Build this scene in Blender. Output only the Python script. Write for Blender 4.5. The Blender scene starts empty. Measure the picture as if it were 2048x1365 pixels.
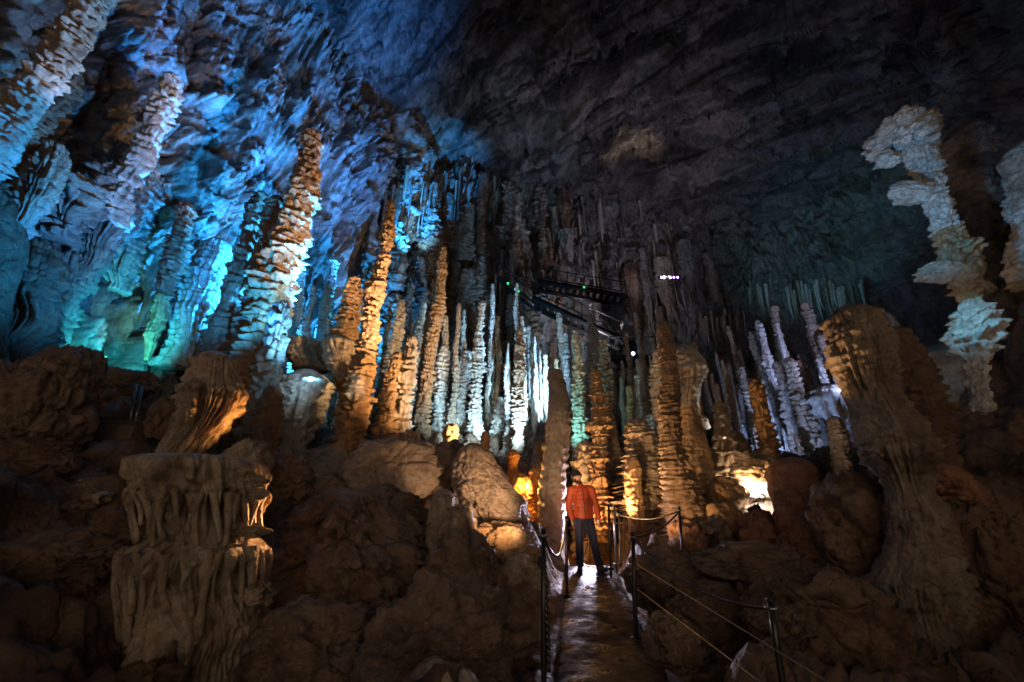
import bpy, bmesh, math, random
import numpy as np
from mathutils import Vector, Matrix

random.seed(7)
rng = np.random.default_rng(11)
scene = bpy.context.scene
C = scene.collection
R = math.radians

# ------------------------------------------------------------------ camera
F, CX, CY = 796.0, 1024.0, 682.5
TH = R(23.0)
CT, ST = math.cos(TH), math.sin(TH)
EYE = np.array([0.0, 0.0, 1.5])

def ray(px, py):
    a, b = (px - CX) / F, (CY - py) / F
    return a, CT - b * ST, ST + b * CT

def P(px, py, Y):
    """point seen at a place in the photo, standing Y metres away from the tripod"""
    a, dy, dz = ray(px, py)
    s = Y / dy
    return np.array([a * s, Y, 1.5 + dz * s]), s / F

cam = bpy.data.cameras.new('camera')
cam.sensor_width = 36; cam.lens = F / 2048 * 36; cam.clip_end = 400; cam.clip_start = 0.05
co = bpy.data.objects.new('camera', cam); C.objects.link(co)
co.location = EYE; co.rotation_euler = (R(90) + TH, 0, 0)
scene.camera = co

# ------------------------------------------------------------------ noise
PERM = rng.permutation(256); PERM = np.concatenate([PERM, PERM, PERM])
GR = rng.normal(size=(256, 3)); GR /= np.linalg.norm(GR, axis=1)[:, None]
GR = GR.astype(np.float32)

def pn(p):
    p = np.asarray(p, dtype=np.float32)
    i = np.floor(p).astype(np.int64); f = p - i
    i &= 255
    u = f * f * f * (f * (f * 6 - 15) + 10)
    out = 0
    for dx in (0, 1):
        wx = u[:, 0] if dx else 1 - u[:, 0]
        a = PERM[i[:, 0] + dx]
        for dy in (0, 1):
            wy = u[:, 1] if dy else 1 - u[:, 1]
            b = PERM[a + i[:, 1] + dy]
            for dz in (0, 1):
                wz = u[:, 2] if dz else 1 - u[:, 2]
                g = GR[PERM[b + i[:, 2] + dz] & 255]
                d = g[:, 0] * (f[:, 0] - dx) + g[:, 1] * (f[:, 1] - dy) + g[:, 2] * (f[:, 2] - dz)
                out = out + wx * wy * wz * d
    return out * 1.6

def fbm(p, o=4, g=0.5, lac=2.03):
    p = np.asarray(p, dtype=np.float32); a, s, t = 1.0, 0, 0
    for k in range(o):
        s = s + a * pn(p + 17.3 * k); t += a; a *= g; p = p * lac
    return s / t

def ridge(p, o=4, g=0.55):
    p = np.asarray(p, dtype=np.float32); a, s, t = 1.0, 0, 0
    for k in range(o):
        s = s + a * (1 - np.abs(pn(p + 31.7 * k)) * 2); t += a; a *= g; p = p * 2.07
    return s / t

def worley(p, seed=0):
    """cells: distance to the nearest and second nearest seed, a random number and the offset within the nearest cell"""
    p = np.asarray(p, dtype=np.float32); i = np.floor(p).astype(np.int64); f1 = np.full(len(p), 9.0, np.float32); f2 = f1.copy()
    rnd = np.zeros(len(p), np.float32); off = np.zeros_like(p)
    for dx in (-1, 0, 1):
        for dy in (-1, 0, 1):
            for dz in (-1, 0, 1):
                c = i + np.array([dx, dy, dz]); h = PERM[PERM[PERM[(c[:, 0] + seed) & 255] + (c[:, 1] & 255)] + (c[:, 2] & 255)]
                o = c + 0.5 + 0.45 * GR[h & 255] - p
                d = np.sqrt((o * o).sum(1)); m = d < f1
                f2 = np.where(m, f1, np.minimum(f2, d)); rnd = np.where(m, h / 255.0, rnd); off = np.where(m[:, None], o, off); f1 = np.where(m, d, f1)
    return f1, f2, rnd, off

def slabs(p, seed=0, tilt=0.8, crack=9.0):
    f1, f2, rnd, off = worley(p, seed)
    t = GR[(rnd * 255).astype(int) & 255]
    return (rnd - .5) + tilt * (t * off).sum(1) - 0.5 * np.exp(-crack * (f2 - f1))

def sstep(a, b, x):
    t = np.clip((x - a) / (b - a), 0, 1); return t * t * (3 - 2 * t)

# ------------------------------------------------------------------ mesh helpers
def mesh(name, verts, faces, mat, parent=None, smooth=True):
    """faces: list of int arrays, each (n, k)"""
    me = bpy.data.meshes.new(name)
    verts = np.asarray(verts, dtype=np.float32)
    me.vertices.add(len(verts)); me.vertices.foreach_set('co', verts.ravel())
    idx = np.concatenate([f.ravel() for f in faces]).astype(np.int32)
    cnt = np.concatenate([np.full(len(f), f.shape[1]) for f in faces])
    st = np.concatenate([[0], np.cumsum(cnt)[:-1]]).astype(np.int32)
    me.loops.add(len(idx)); me.loops.foreach_set('vertex_index', idx)
    me.polygons.add(len(cnt)); me.polygons.foreach_set('loop_start', st)
    me.polygons.foreach_set('use_smooth', np.full(len(cnt), smooth))
    me.update(calc_edges=True)
    me.materials.append(mat)
    o = bpy.data.objects.new(name, me); C.objects.link(o)
    if parent: o.parent = parent
    return o

def grid_faces(m, n, wrap=False, off=0):
    i = np.arange(m - 1)[:, None]; j = np.arange(n if wrap else n - 1)[None, :]
    j2 = (j + 1) % n
    return (np.stack([i * n + j, i * n + j2, (i + 1) * n + j2, (i + 1) * n + j], -1).reshape(-1, 4) + off)

def empty(name, loc):
    o = bpy.data.objects.new(name, None); C.objects.link(o); o.location = loc
    o.empty_display_size = 0.2
    return o

def tag(o, label=None, cat=None, group=None, kind=None):
    if label: o['label'] = label
    if cat: o['category'] = cat
    if group: o['group'] = group
    if kind: o['kind'] = kind
    return o

class MB:
    def __init__(s): s.v = []; s.f3 = []; s.f4 = []; s.n = 0
    def add(s, v, quads=None, tris=None):
        v = np.asarray(v, float); s.v.append(v)
        if quads is not None and len(quads): s.f4.append(np.asarray(quads) + s.n)
        if tris is not None and len(tris): s.f3.append(np.asarray(tris) + s.n)
        s.n += len(v)
    def box(s, c, size, rot=None, bev=0.0):
        bm = bmesh.new(); bmesh.ops.create_cube(bm, size=1)
        bmesh.ops.scale(bm, vec=size, verts=bm.verts)
        if bev: bmesh.ops.bevel(bm, geom=bm.edges[:], offset=bev, segments=2, affect='EDGES', profile=0.5)
        s.bm(bm, Matrix.Translation(Vector(c)) @ (rot.to_4x4() if rot is not None else Matrix.Identity(4)))
    def bm(s, bm, M=None):
        if M is not None: bmesh.ops.transform(bm, matrix=M, verts=bm.verts)
        bmesh.ops.triangulate(bm, faces=[f for f in bm.faces if len(f.verts) > 4])
        bm.verts.index_update()
        v = [x.co[:] for x in bm.verts]
        s.add(v, [[x.index for x in f.verts] for f in bm.faces if len(f.verts) == 4],
              [[x.index for x in f.verts] for f in bm.faces if len(f.verts) == 3])
        bm.free()
    def tube(s, pts, rad, n=10, cap=True, twist=None):
        pts = np.asarray(pts, float); m = len(pts)
        rad = np.broadcast_to(np.asarray(rad, float), (m,))
        t = np.gradient(pts, axis=0); t /= np.linalg.norm(t, axis=1)[:, None] + 1e-9
        up = np.array([0, 0, 1.0]) if abs(t[0][2]) < 0.9 else np.array([0, 1.0, 0])
        a = np.cross(t, up); a /= np.linalg.norm(a, axis=1)[:, None] + 1e-9
        b = np.cross(a, t)
        th = np.linspace(0, 2 * np.pi, n, endpoint=False)
        rr = rad[:, None] * np.ones(n)[None]
        if twist is not None:
            L = np.concatenate([[0], np.cumsum(np.linalg.norm(np.diff(pts, axis=0), axis=1))])
            rr = rr * (1 + 0.32 * np.cos(2 * th[None] - L[:, None] * 2 * np.pi / twist))
        v = pts[:, None] + rr[..., None] * (np.cos(th)[None, :, None] * a[:, None] + np.sin(th)[None, :, None] * b[:, None])
        v = v.reshape(-1, 3); q = grid_faces(m, n, True)
        tri = []
        if cap:
            v = np.concatenate([v, pts[:1], pts[-1:]])
            for j in range(n):
                tri.append((j, m * n, (j + 1) % n)); tri.append(((m - 1) * n + j, (m - 1) * n + (j + 1) % n, m * n + 1))
        s.add(v, q, tri)
    def ball(s, c, r, sub=3, M=None):
        bm = bmesh.new(); bmesh.ops.create_icosphere(bm, subdivisions=sub, radius=1)
        r = (r, r, r) if np.isscalar(r) else r
        T = Matrix.Translation(Vector(c)) @ (M.to_4x4() if M is not None else Matrix.Identity(4)) @ Matrix.Diagonal((*r, 1))
        s.bm(bm, T)
    def build(s, name, mat, parent=None, smooth=True):
        f = []
        if s.f4: f.append(np.concatenate(s.f4))
        if s.f3: f.append(np.concatenate(s.f3))
        return mesh(name, np.concatenate(s.v), f, mat, parent, smooth)

# ------------------------------------------------------------------ materials
def ramp(nt, fac, stops, interp='LINEAR'):
    n = nt.nodes.new('ShaderNodeValToRGB'); n.color_ramp.interpolation = interp
    e = n.color_ramp.elements
    while len(e) < len(stops): e.new(0.5)
    for k, (p, c) in enumerate(stops): e[k].position = p; e[k].color = (*c, 1) if len(c) == 3 else c
    nt.links.new(fac, n.inputs[0]); return n.outputs[0]

def noise_node(nt, vec, scale, detail=6, rough=0.6, dist=0.0):
    n = nt.nodes.new('ShaderNodeTexNoise'); n.inputs['Scale'].default_value = scale
    n.inputs['Detail'].default_value = detail; n.inputs['Roughness'].default_value = rough
    n.inputs['Distortion'].default_value = dist
    nt.links.new(vec, n.inputs['Vector']); return n.outputs[0]

def rock_mat(name, cols, rough=(0.45, 0.8), bump=0.06, bscale=9.0, streak=(1, 1, 0.35), cscale=0.7, sss=0.0, rotz=0.0, crack=None):
    m = bpy.data.materials.new(name); m.use_nodes = True
    nt = m.node_tree; b = nt.nodes['Principled BSDF']
    g = nt.nodes.new('ShaderNodeNewGeometry')
    mp = nt.nodes.new('ShaderNodeMapping'); mp.inputs['Scale'].default_value = streak
    if rotz:
        m0 = nt.nodes.new('ShaderNodeMapping'); m0.inputs['Rotation'].default_value = (0, 0, R(rotz))
        nt.links.new(g.outputs['Position'], m0.inputs['Vector']); nt.links.new(m0.outputs[0], mp.inputs['Vector'])
    else: nt.links.new(g.outputs['Position'], mp.inputs['Vector'])
    big = noise_node(nt, mp.outputs[0], cscale, 7, 0.62, 0.8)
    k = len(cols) - 1
    col = ramp(nt, big, [(0.3 + 0.42 * i / k, c) for i, c in enumerate(cols)])
    fine = noise_node(nt, g.outputs['Position'], bscale * 0.8, 9, 0.72, 0.4)
    mul = ramp(nt, fine, [(0.34, (0.30, 0.25, 0.21)), (0.56, (1, 1, 1))])
    mx = nt.nodes.new('ShaderNodeMix'); mx.data_type = 'RGBA'; mx.blend_type = 'MULTIPLY'; mx.inputs[0].default_value = 0.75
    nt.links.new(col, mx.inputs[6]); nt.links.new(mul, mx.inputs[7])
    nt.links.new(mx.outputs[2], b.inputs['Base Color'])
    rn = noise_node(nt, g.outputs['Position'], 2.3, 4, 0.6)
    rr = nt.nodes.new('ShaderNodeMapRange'); rr.inputs[1].default_value = 0.35; rr.inputs[2].default_value = 0.65
    rr.inputs[3].default_value = rough[0]; rr.inputs[4].default_value = rough[1]
    nt.links.new(rn, rr.inputs[0]); nt.links.new(rr.outputs[0], b.inputs['Roughness'])
    b1 = nt.nodes.new('ShaderNodeBump'); b1.inputs['Distance'].default_value = bump * 1.8; b1.inputs['Strength'].default_value = 1.0
    nz = noise_node(nt, g.outputs['Position'], bscale, 9, 0.68, 0.3)
    nt.links.new(nz, b1.inputs['Height']); nt.links.new(b1.outputs[0], b.inputs['Normal'])
    b2 = nt.nodes.new('ShaderNodeBump'); b2.inputs['Distance'].default_value = bump * .5; b2.inputs['Strength'].default_value = 0.9
    n2 = noise_node(nt, g.outputs['Position'], bscale * 4.5, 6, 0.7)
    nt.links.new(n2, b2.inputs['Height']); nt.links.new(b1.outputs[0], b2.inputs['Normal']); nt.links.new(b2.outputs[0], b.inputs['Normal'])
    if crack:
        vo = nt.nodes.new('ShaderNodeTexVoronoi'); vo.feature = 'DISTANCE_TO_EDGE'; vo.inputs['Scale'].default_value = crack[0]
        dn = nt.nodes.new('ShaderNodeTexNoise'); dn.inputs['Scale'].default_value = crack[0] * 2.2; dn.inputs['Detail'].default_value = 6
        nt.links.new(mp.outputs[0], dn.inputs['Vector'])
        ad = nt.nodes.new('ShaderNodeMix'); ad.data_type = 'VECTOR'; ad.inputs[0].default_value = 0.22 / crack[0] ** .3
        nt.links.new(mp.outputs[0], ad.inputs[4]); nt.links.new(dn.outputs['Color'], ad.inputs[5]); nt.links.new(ad.outputs[1], vo.inputs['Vector'])
        cr = ramp(nt, vo.outputs['Distance'], [(0.0, (0, 0, 0)), (crack[1], (1, 1, 1))])
        b3 = nt.nodes.new('ShaderNodeBump'); b3.inputs['Distance'].default_value = bump * 1.6; b3.inputs['Strength'].default_value = 0.5
        nt.links.new(cr, b3.inputs['Height']); nt.links.new(b2.outputs[0], b3.inputs['Normal']); nt.links.new(b3.outputs[0], b.inputs['Normal'])
        m2 = nt.nodes.new('ShaderNodeMix'); m2.data_type = 'RGBA'; m2.blend_type = 'MULTIPLY'; m2.inputs[0].default_value = 0.35
        nt.links.new(mx.outputs[2], m2.inputs[6]); nt.links.new(cr, m2.inputs[7]); nt.links.new(m2.outputs[2], b.inputs['Base Color'])
    if sss:
        b.inputs['Subsurface Weight'].default_value = sss
        b.inputs['Subsurface Radius'].default_value = (0.12, 0.05, 0.02)
        b.inputs['Subsurface Scale'].default_value = 0.5
    return m

def plain(name, col, rough=0.5, metal=0.0, var=0.25, scale=30, bump=0.0, emit=None, es=0):
    m = bpy.data.materials.new(name); m.use_nodes = True
    nt = m.node_tree; b = nt.nodes['Principled BSDF']
    tc = nt.nodes.new('ShaderNodeTexCoord')
    n = noise_node(nt, tc.outputs['Object'], scale, 5, 0.6)
    c = ramp(nt, n, [(0.3, tuple(x * (1 - var) for x in col)), (0.7, tuple(min(1, x * (1 + var)) for x in col))])
    nt.links.new(c, b.inputs['Base Color'])
    b.inputs['Roughness'].default_value = rough; b.inputs['Metallic'].default_value = metal
    if bump:
        bp = nt.nodes.new('ShaderNodeBump'); bp.inputs['Distance'].default_value = bump
        nt.links.new(n, bp.inputs['Height']); nt.links.new(bp.outputs[0], b.inputs['Normal'])
    if emit: b.inputs['Emission Color'].default_value = (*emit, 1); b.inputs['Emission Strength'].default_value = es
    return m

M = {}
M['wall'] = rock_mat('wall_limestone', [(0.05, 0.035, 0.028), (0.30, 0.25, 0.21), (0.42, 0.38, 0.34), (0.50, 0.46, 0.42), (0.20, 0.12, 0.06)], (0.5, 0.85), 0.25, 2.2, (1, 1, 0.45), 0.6)
M['ceil'] = rock_mat('ceiling_limestone', [(0.03, 0.02, 0.018), (0.12, 0.10, 0.09), (0.38, 0.33, 0.30), (0.20, 0.11, 0.05)], (0.6, 0.9), 0.35, 1.8, (.16, 1.0, .5), 0.45, rotz=35, crack=(.5, .06))
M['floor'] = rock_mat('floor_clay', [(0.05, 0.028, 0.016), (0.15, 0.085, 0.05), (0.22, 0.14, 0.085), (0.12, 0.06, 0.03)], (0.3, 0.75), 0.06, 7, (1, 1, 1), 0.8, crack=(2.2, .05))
M['cream'] = rock_mat('cream_calcite', [(0.16, 0.10, 0.06), (0.40, 0.30, 0.21), (0.55, 0.45, 0.35), (0.60, 0.53, 0.45)], (0.35, 0.7), 0.05, 9)
M['white'] = rock_mat('white_calcite', [(0.28, 0.22, 0.16), (0.58, 0.52, 0.45), (0.72, 0.68, 0.62), (0.66, 0.60, 0.52)], (0.35, 0.7), 0.05, 9)
M['ochre'] = rock_mat('ochre_calcite', [(0.13, 0.06, 0.025), (0.36, 0.20, 0.09), (0.46, 0.29, 0.15), (0.50, 0.37, 0.23)], (0.3, 0.65), 0.05, 9)
M['brown'] = rock_mat('brown_calcite', [(0.06, 0.032, 0.018), (0.18, 0.105, 0.06), (0.28, 0.18, 0.11), (0.22, 0.12, 0.06)], (0.3, 0.65), 0.05, 9)
M['wet'] = rock_mat('wet_calcite', [(0.08, 0.045, 0.025), (0.32, 0.235, 0.16), (0.46, 0.37, 0.27), (0.36, 0.20, 0.08)], (0.14, 0.45), 0.035, 12, (1.6, 1.6, 0.4), 1.6, 0.15)
M['orange'] = rock_mat('orange_calcite', [(0.28, 0.10, 0.02), (0.52, 0.22, 0.05), (0.60, 0.32, 0.10), (0.62, 0.40, 0.18)], (0.25, 0.6), 0.03, 12, (1, 1, 0.4), 1.4, 0.2)
M['dun'] = rock_mat('dun_calcite', [(0.08, 0.05, 0.03), (0.24, 0.17, 0.115), (0.34, 0.265, 0.19), (0.21, 0.13, 0.075)], (0.35, 0.7), 0.05, 9)
M['red'] = rock_mat('red_brown_calcite', [(0.10, 0.04, 0.02), (0.28, 0.12, 0.06), (0.36, 0.18, 0.10), (0.40, 0.24, 0.15)], (0.35, 0.7), 0.04, 10, (1.5, 1.5, 0.3), 1.3)
M['grey'] = rock_mat('grey_calcite', [(0.07, 0.055, 0.045), (0.22, 0.18, 0.15), (0.34, 0.30, 0.26), (0.26, 0.2, 0.15)], (0.4, 0.8), 0.06, 8)
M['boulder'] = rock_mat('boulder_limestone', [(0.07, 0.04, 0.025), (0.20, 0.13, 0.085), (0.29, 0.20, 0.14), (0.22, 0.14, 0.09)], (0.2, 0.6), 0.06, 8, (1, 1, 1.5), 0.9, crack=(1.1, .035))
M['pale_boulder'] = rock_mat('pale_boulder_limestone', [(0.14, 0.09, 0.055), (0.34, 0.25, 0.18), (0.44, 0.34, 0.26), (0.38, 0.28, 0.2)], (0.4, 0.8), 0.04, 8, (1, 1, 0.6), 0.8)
M['path'] = rock_mat('wet_path_concrete', [(0.03, 0.022, 0.016), (0.055, 0.04, 0.03), (0.085, 0.065, 0.05)], (0.10, 0.95), 0.09, 11, (1, 1, 1), 1.5)
M['steel'] = plain('dark_steel', (0.035, 0.032, 0.03), 0.35, 0.7, 0.3, 40, 0.001)
M['galv'] = plain('galvanised_steel', (0.25, 0.25, 0.26), 0.35, 0.9, 0.2, 40)
M['chain'] = plain('black_chain', (0.03, 0.028, 0.027), 0.3, 0.6, 0.3, 60)
M['wire'] = plain('steel_wire', (0.3, 0.28, 0.26), 0.35, 0.8, 0.2, 60)
M['wood'] = plain('worn_timber', (0.10, 0.065, 0.04), 0.7, 0, 0.4, 8, 0.004)
M['led_violet'] = plain('violet_led', (0.6, 0.5, 0.9), 0.4, emit=(0.42, 0.28, 1.0), es=9)
M['led_blue'] = plain('blue_led', (0.5, 0.6, 0.9), 0.4, emit=(0.35, 0.6, 1.0), es=7)
M['led_green'] = plain('green_led', (0.1, 0.6, 0.2), 0.4, emit=(0.05, 1.0, 0.25), es=1.5)
M['led_white'] = plain('white_led', (0.9, 0.88, 0.85), 0.4, emit=(1.0, 0.9, 0.8), es=25)
M['black'] = plain('black_plastic', (0.02, 0.02, 0.02), 0.5)
M['jacket'] = plain('orange_red_jacket', (0.46, 0.07, 0.015), 0.6, 0, 0.2, 25, 0.004)
M['zip'] = plain('black_zip', (0.015, 0.013, 0.014), 0.45)
M['trousers'] = plain('dark_navy_trousers', (0.018, 0.020, 0.050), 0.75, 0, 0.3, 30, 0.003)
_b = M['trousers'].node_tree.nodes['Principled BSDF']; _b.inputs['Sheen Weight'].default_value = .9; _b.inputs['Sheen Roughness'].default_value = .25
M['boots'] = plain('dark_boots', (0.03, 0.022, 0.018), 0.55, 0, 0.3, 30)
M['skin'] = plain('skin', (0.46, 0.26, 0.17), 0.5, 0, 0.1, 20)
M['beanie'] = plain('dark_knit_beanie', (0.012, 0.011, 0.012), 0.95, 0, 0.4, 60, 0.003)
M['beard'] = plain('dark_brown_beard', (0.035, 0.02, 0.012), 0.8, 0, 0.4, 80, 0.003)
M['lips'] = plain('lips', (0.28, 0.10, 0.08), 0.5)
M['shirt'] = plain('red_shirt', (0.35, 0.015, 0.015), 0.7)

# ------------------------------------------------------------------ speleothems
BASES = []      # where things stand: guides the cave floor

def smooth1(a, k):
    if k < 1: return a
    ker = np.hanning(2 * k + 3)[1:-1]; ker /= ker.sum()
    return np.convolve(np.pad(a, len(ker) // 2, mode='edge'), ker, 'valid')

def column(name, pts, Y, mat, label, cat='stalagmite', group=None, plate=0.3, space=None, flute=0.0, noise=0.12,
           splits=None, ext=0.5, depth=1.0, petals=5.0, ground=True, mats=None, nfl=9.0, wob=0.1, nth=None, hang=False, lean=0.0, flat=None, slab=0.0):
    """round body through (px, py, width px), listed from top to bottom, standing Y metres away;
       splits = [(part, fraction)...] divides it downwards into named parts"""
    sd = rng.uniform(0, 100)
    A = []
    for px, py, w in pts:
        q, k = P(px, py, Y); A.append((q[0], q[2], 0.5 * w * k, w))
    A = np.array(A)
    if ext:
        last = A[-1].copy(); last[1] -= ext
        d = A[-1] - A[-2]; last[0] += np.clip(d[0] / max(0.05, -d[1]) * ext, -ext * .4, ext * .4); last[2] *= 1.1
        A = np.vstack([A, last])
    L = np.concatenate([[0], np.cumsum(np.hypot(np.diff(A[:, 0]), np.diff(A[:, 1])))])
    Rm = A[:, 2].mean(); tot = L[-1]
    sp = space * 0.6 if space else max(0.05, 0.5 * Rm)
    pxm = A[:, 3].max()
    pxstep = (P(pts[0][0], pts[0][1], Y)[1]) * 2.0
    vf = rng.uniform(.75, 1.5) if plate > .25 else 1.0
    sp = max(sp * vf, pxstep * 4.4); plate = plate * (rng.uniform(.7, 1.15) if plate > .25 else 1.0)
    step = min(sp / 7.0, tot / 40) if plate > 0 else tot / 120
    step = max(step, pxstep * 0.55, tot / 800)
    m = max(24, int(tot / step)); s = np.linspace(0, tot, m)
    k = max(1, int(m * 0.5 / len(A)))
    sm = lambda c: smooth1(np.interp(s, L, A[:, c]), min(k, int(m / 10)))
    xc, zc = sm(0), np.interp(s, L, A[:, 1])
    rc = smooth1(np.interp(s, L, A[:, 2]), max(1, min(k // 3, m // 16)))
    if not hang:
        rt = flat or max(rc[0], 1e-3); d = np.clip(s / rt, 0, 1); rc = rc * np.sqrt(np.maximum(1 - (1 - d) ** 2, 0.0004))
    if plate > .12 and not hang:
        rc = rc * (0.86 + .30 * pn(np.stack([s / (3.2 * Rm + .01) , s * 0 + sd, s * 0 + 2.2], -1)))
        xc = xc + .45 * Rm * pn(np.stack([s / (7 * Rm + .01), s * 0 + sd + 9, s * 0], -1))
    n = nth or int(np.clip(pxm * 1.1, 22, 170))
    th = np.linspace(0, 2 * np.pi, n, endpoint=False)
    S, T = np.meshgrid(s, th, indexing='ij')
    cs, sn = np.cos(T), np.sin(T)
    one = np.ones_like(S)
    cyl = lambda f, zf, o=0.0: np.stack([cs * f + sd + o, sn * f, S * zf], -1).reshape(-1, 3)
    rad = rc[:, None] * one
    fac = one.copy()
    if plate > 0:
        warp = pn(np.stack([S / sp * 0.4, one * sd, one * 3.1], -1).reshape(-1, 3)).reshape(S.shape) * 1.1
        ang = pn(cyl(1.1, 0.7 / sp)).reshape(S.shape) * 0.55
        ph = S / sp + warp + ang
        kk = np.floor(ph); fr = ph - kk
        prof = sstep(0, 0.22, fr) * np.power(np.clip(1 - fr, 0, 1), 0.6) * 1.25
        pe = pn(np.stack([cs * petals * 0.5 + sd, sn * petals * 0.5, kk * 5.37], -1).reshape(-1, 3)).reshape(S.shape)
        amp = 0.75 + 0.45 * pn(np.stack([kk * 3.7 + .5, one * sd, one * .5], -1).reshape(-1, 3)).reshape(S.shape) + 0.9 * pe
        pl = plate * (1.35 if plate > .25 else 1.0) * np.clip(.95 + 1.1 * pn(cyl(.8, .5 / max(Rm, .05), 33)).reshape(S.shape), .45, 1.5)
        fac = fac * (1 - pl * 0.75 + pl * prof * np.clip(amp, 0.05, 1.7))
    if flute > 0:
        g = np.gradient(smooth1(rc, 2), s)              # negative where it narrows downwards
        msk = np.clip(-g * 2.5, 0, 1); fl0 = .6 if cat == 'drapery' else .15
        msk = smooth1(msk, max(1, m // 60))[:, None] * (1 - fl0) + fl0
        a = pn(np.stack([cs * nfl * .5 + sd, sn * nfl * .5, S / max(tot, 1) * 1.5 + sd], -1).reshape(-1, 3)).reshape(S.shape)
        a2 = pn(np.stack([cs * nfl * 1.1 + sd, sn * nfl * 1.1, S / max(tot, 1) * 3 + 9], -1).reshape(-1, 3)).reshape(S.shape)
        fac = fac * (1 + flute * msk * (0.28 - 1.5 * np.abs(a) - 0.8 * np.abs(a2)))
    if noise > 0:
        f1 = fbm(cyl(0.9, 0.8 / max(Rm, .05)), 3).reshape(S.shape)
        f2 = fbm(cyl(3.2, 2.6 / max(Rm, .05), 40), 3).reshape(S.shape)
        f3 = ridge(cyl(6.5, 6.5 / max(Rm, .05), 70), 2).reshape(S.shape)
        fac = fac * (1 + noise * 1.2 * f1 + noise * 1.0 * f2 + noise * .35 * f3)
    if slab:
        pz = np.stack([cs * 1.3 + sd, sn * 1.3, S / max(Rm, .05) * 1.1], -1).reshape(-1, 3); pz = pz + .18 * fbm(pz * 1.7, 3)[:, None]
        fac = fac + slab * (slabs(pz, 3, 1, 10) + .4 * slabs(pz * 2.6, 5, 1, 9) + .18 * slabs(pz * 6, 8, 1, 8)).reshape(S.shape)
    rad = rad * np.maximum(fac, 0.15)
    yc = Y + wob * Rm * 2 * pn(np.stack([s / max(tot, 1) * 4, s * 0 + sd, s * 0], -1)) + lean * (s / tot)
    V = np.stack([xc[:, None] + rad * cs, yc[:, None] + rad * sn * depth, zc[:, None] - (rad - rc[:, None]) * 0.25], -1)
    base = np.array([xc[-1], Y, zc[-1]])
    if ground: BASES.append((xc[-1], Y, A[-2 if ext else -1][1] - 0.05, rc[-1]))
    def piece(nm, i0, i1, par, mt):
        v = (V[i0:i1 + 1] - base).reshape(-1, 3); q = grid_faces(i1 - i0 + 1, n, True); fs = [q[:, ::-1]]
        tri = []
        if i0 == 0:
            v = np.vstack([v, v[:n].mean(0)]); c = len(v) - 1
            tri += [(j, (j + 1) % n, c) for j in range(n)]
        if i1 == m - 1:
            o = (i1 - i0) * n; v = np.vstack([v, v[o:o + n].mean(0)]); c = len(v) - 1
            tri += [(o + (j + 1) % n, o + j, c) for j in range(n)]
        if tri: fs.append(np.array(tri))
        return mesh(nm, v, fs, mt, par)
    if splits:
        root = empty(name, base); i0 = 0
        for j, (pnm, fr) in enumerate(splits):
            i1 = m - 1 if j == len(splits) - 1 else int(fr * (m - 1))
            piece(pnm, i0, i1, root, M[(mats or {}).get(pnm, mat)]); i0 = i1
    else:
        root = piece(name, 0, m - 1, None, M[mat]); root.location = base
    tag(root, label, cat, group)
    return root

ICO = {}
def ico(sub):
    if sub not in ICO:
        bm = bmesh.new(); bmesh.ops.create_icosphere(bm, subdivisions=sub, radius=1)
        bm.verts.index_update()
        ICO[sub] = (np.array([v.co[:] for v in bm.verts]), np.array([[v.index for v in f.verts] for f in bm.faces])); bm.free()
    return ICO[sub]

def rock(name, px, py, w, h, Y, mat, label, cat='boulder', group=None, depth=0.8, rot=0.0, rough=0.22, cuts=7, sub=6,
         parent=None, ground=True, off=None, yaw=0.0, flute=0.0):
    """boulder that fills a w x h pixel box about (px, py), rot degrees clockwise in the picture"""
    sd = rng.uniform(0, 100)
    v, f = ico(sub); v = v.copy()
    r = 1 + rough * 1.3 * fbm(v * 1.1 + sd, 3)
    for c in range(cuts):
        nrm = rng.normal(size=3); nrm[2] *= 0.7; nrm /= np.linalg.norm(nrm)
        dd = rng.uniform(0.68, 0.9); dot = v @ nrm
        lim = np.where(dot > 0.05, dd / np.maximum(dot, 0.05), 9)
        r = -np.log(np.exp(-30 * r) + np.exp(-30 * np.minimum(lim, 2.5))) / 30
    wv = v + .16 * np.stack([fbm(v * 1.9 + sd + 3, 3), fbm(v * 1.9 + sd + 13, 3), fbm(v * 1.9 + sd + 23, 3)], -1)
    iv = int(sd * 2)
    r = r + rough * (0.75 * slabs(wv * np.array([1.3, 1.3, 1.7]) + sd, iv, 1.0, 10) + .34 * slabs(wv * np.array([3.2, 3.2, 4.6]) + sd, iv + 7, .9, 9))
    if sub >= 6: r = r + rough * .16 * slabs(wv * np.array([8, 8, 12]) + sd, iv + 17, .9, 8)
    r = r + rough * 0.16 * fbm(v * 5 + sd, 4) + rough * .12 * ridge(wv * 9 + sd, 3)
    if flute:
        fl = np.abs(pn(np.stack([v[:, 0] * 6 + sd, v[:, 1] * 6, v[:, 2] * 0.8], -1)))
        r = r + flute * (0.4 - fl) * (1 - np.abs(v[:, 2]) ** 4)
    c, k = P(px, py, Y)
    p = v * r[:, None] * np.array([w * .5 * k, depth * 0.5 * (w + h) * .5 * k, h * .5 * k]) * 1.12
    a = R(rot); ca, sa = math.cos(a), math.sin(a)
    p = np.stack([p[:, 0] * ca + p[:, 2] * sa, p[:, 1], -p[:, 0] * sa + p[:, 2] * ca], -1)
    if parent is not None:
        o = mesh(name, p + (c - np.array(parent.location)), [f], M[mat], parent)
    else:
        o = mesh(name, p, [f], M[mat]); o.location = c; tag(o, label, cat, group)
        if ground: BASES.append((c[0], Y, c[2] - h * .36 * k, w * .3 * k))
    return o

SH = [('cap', .12), ('shaft', .8), ('base', 1)]
SB = [('shaft', .78), ('base', 1)]

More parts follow.
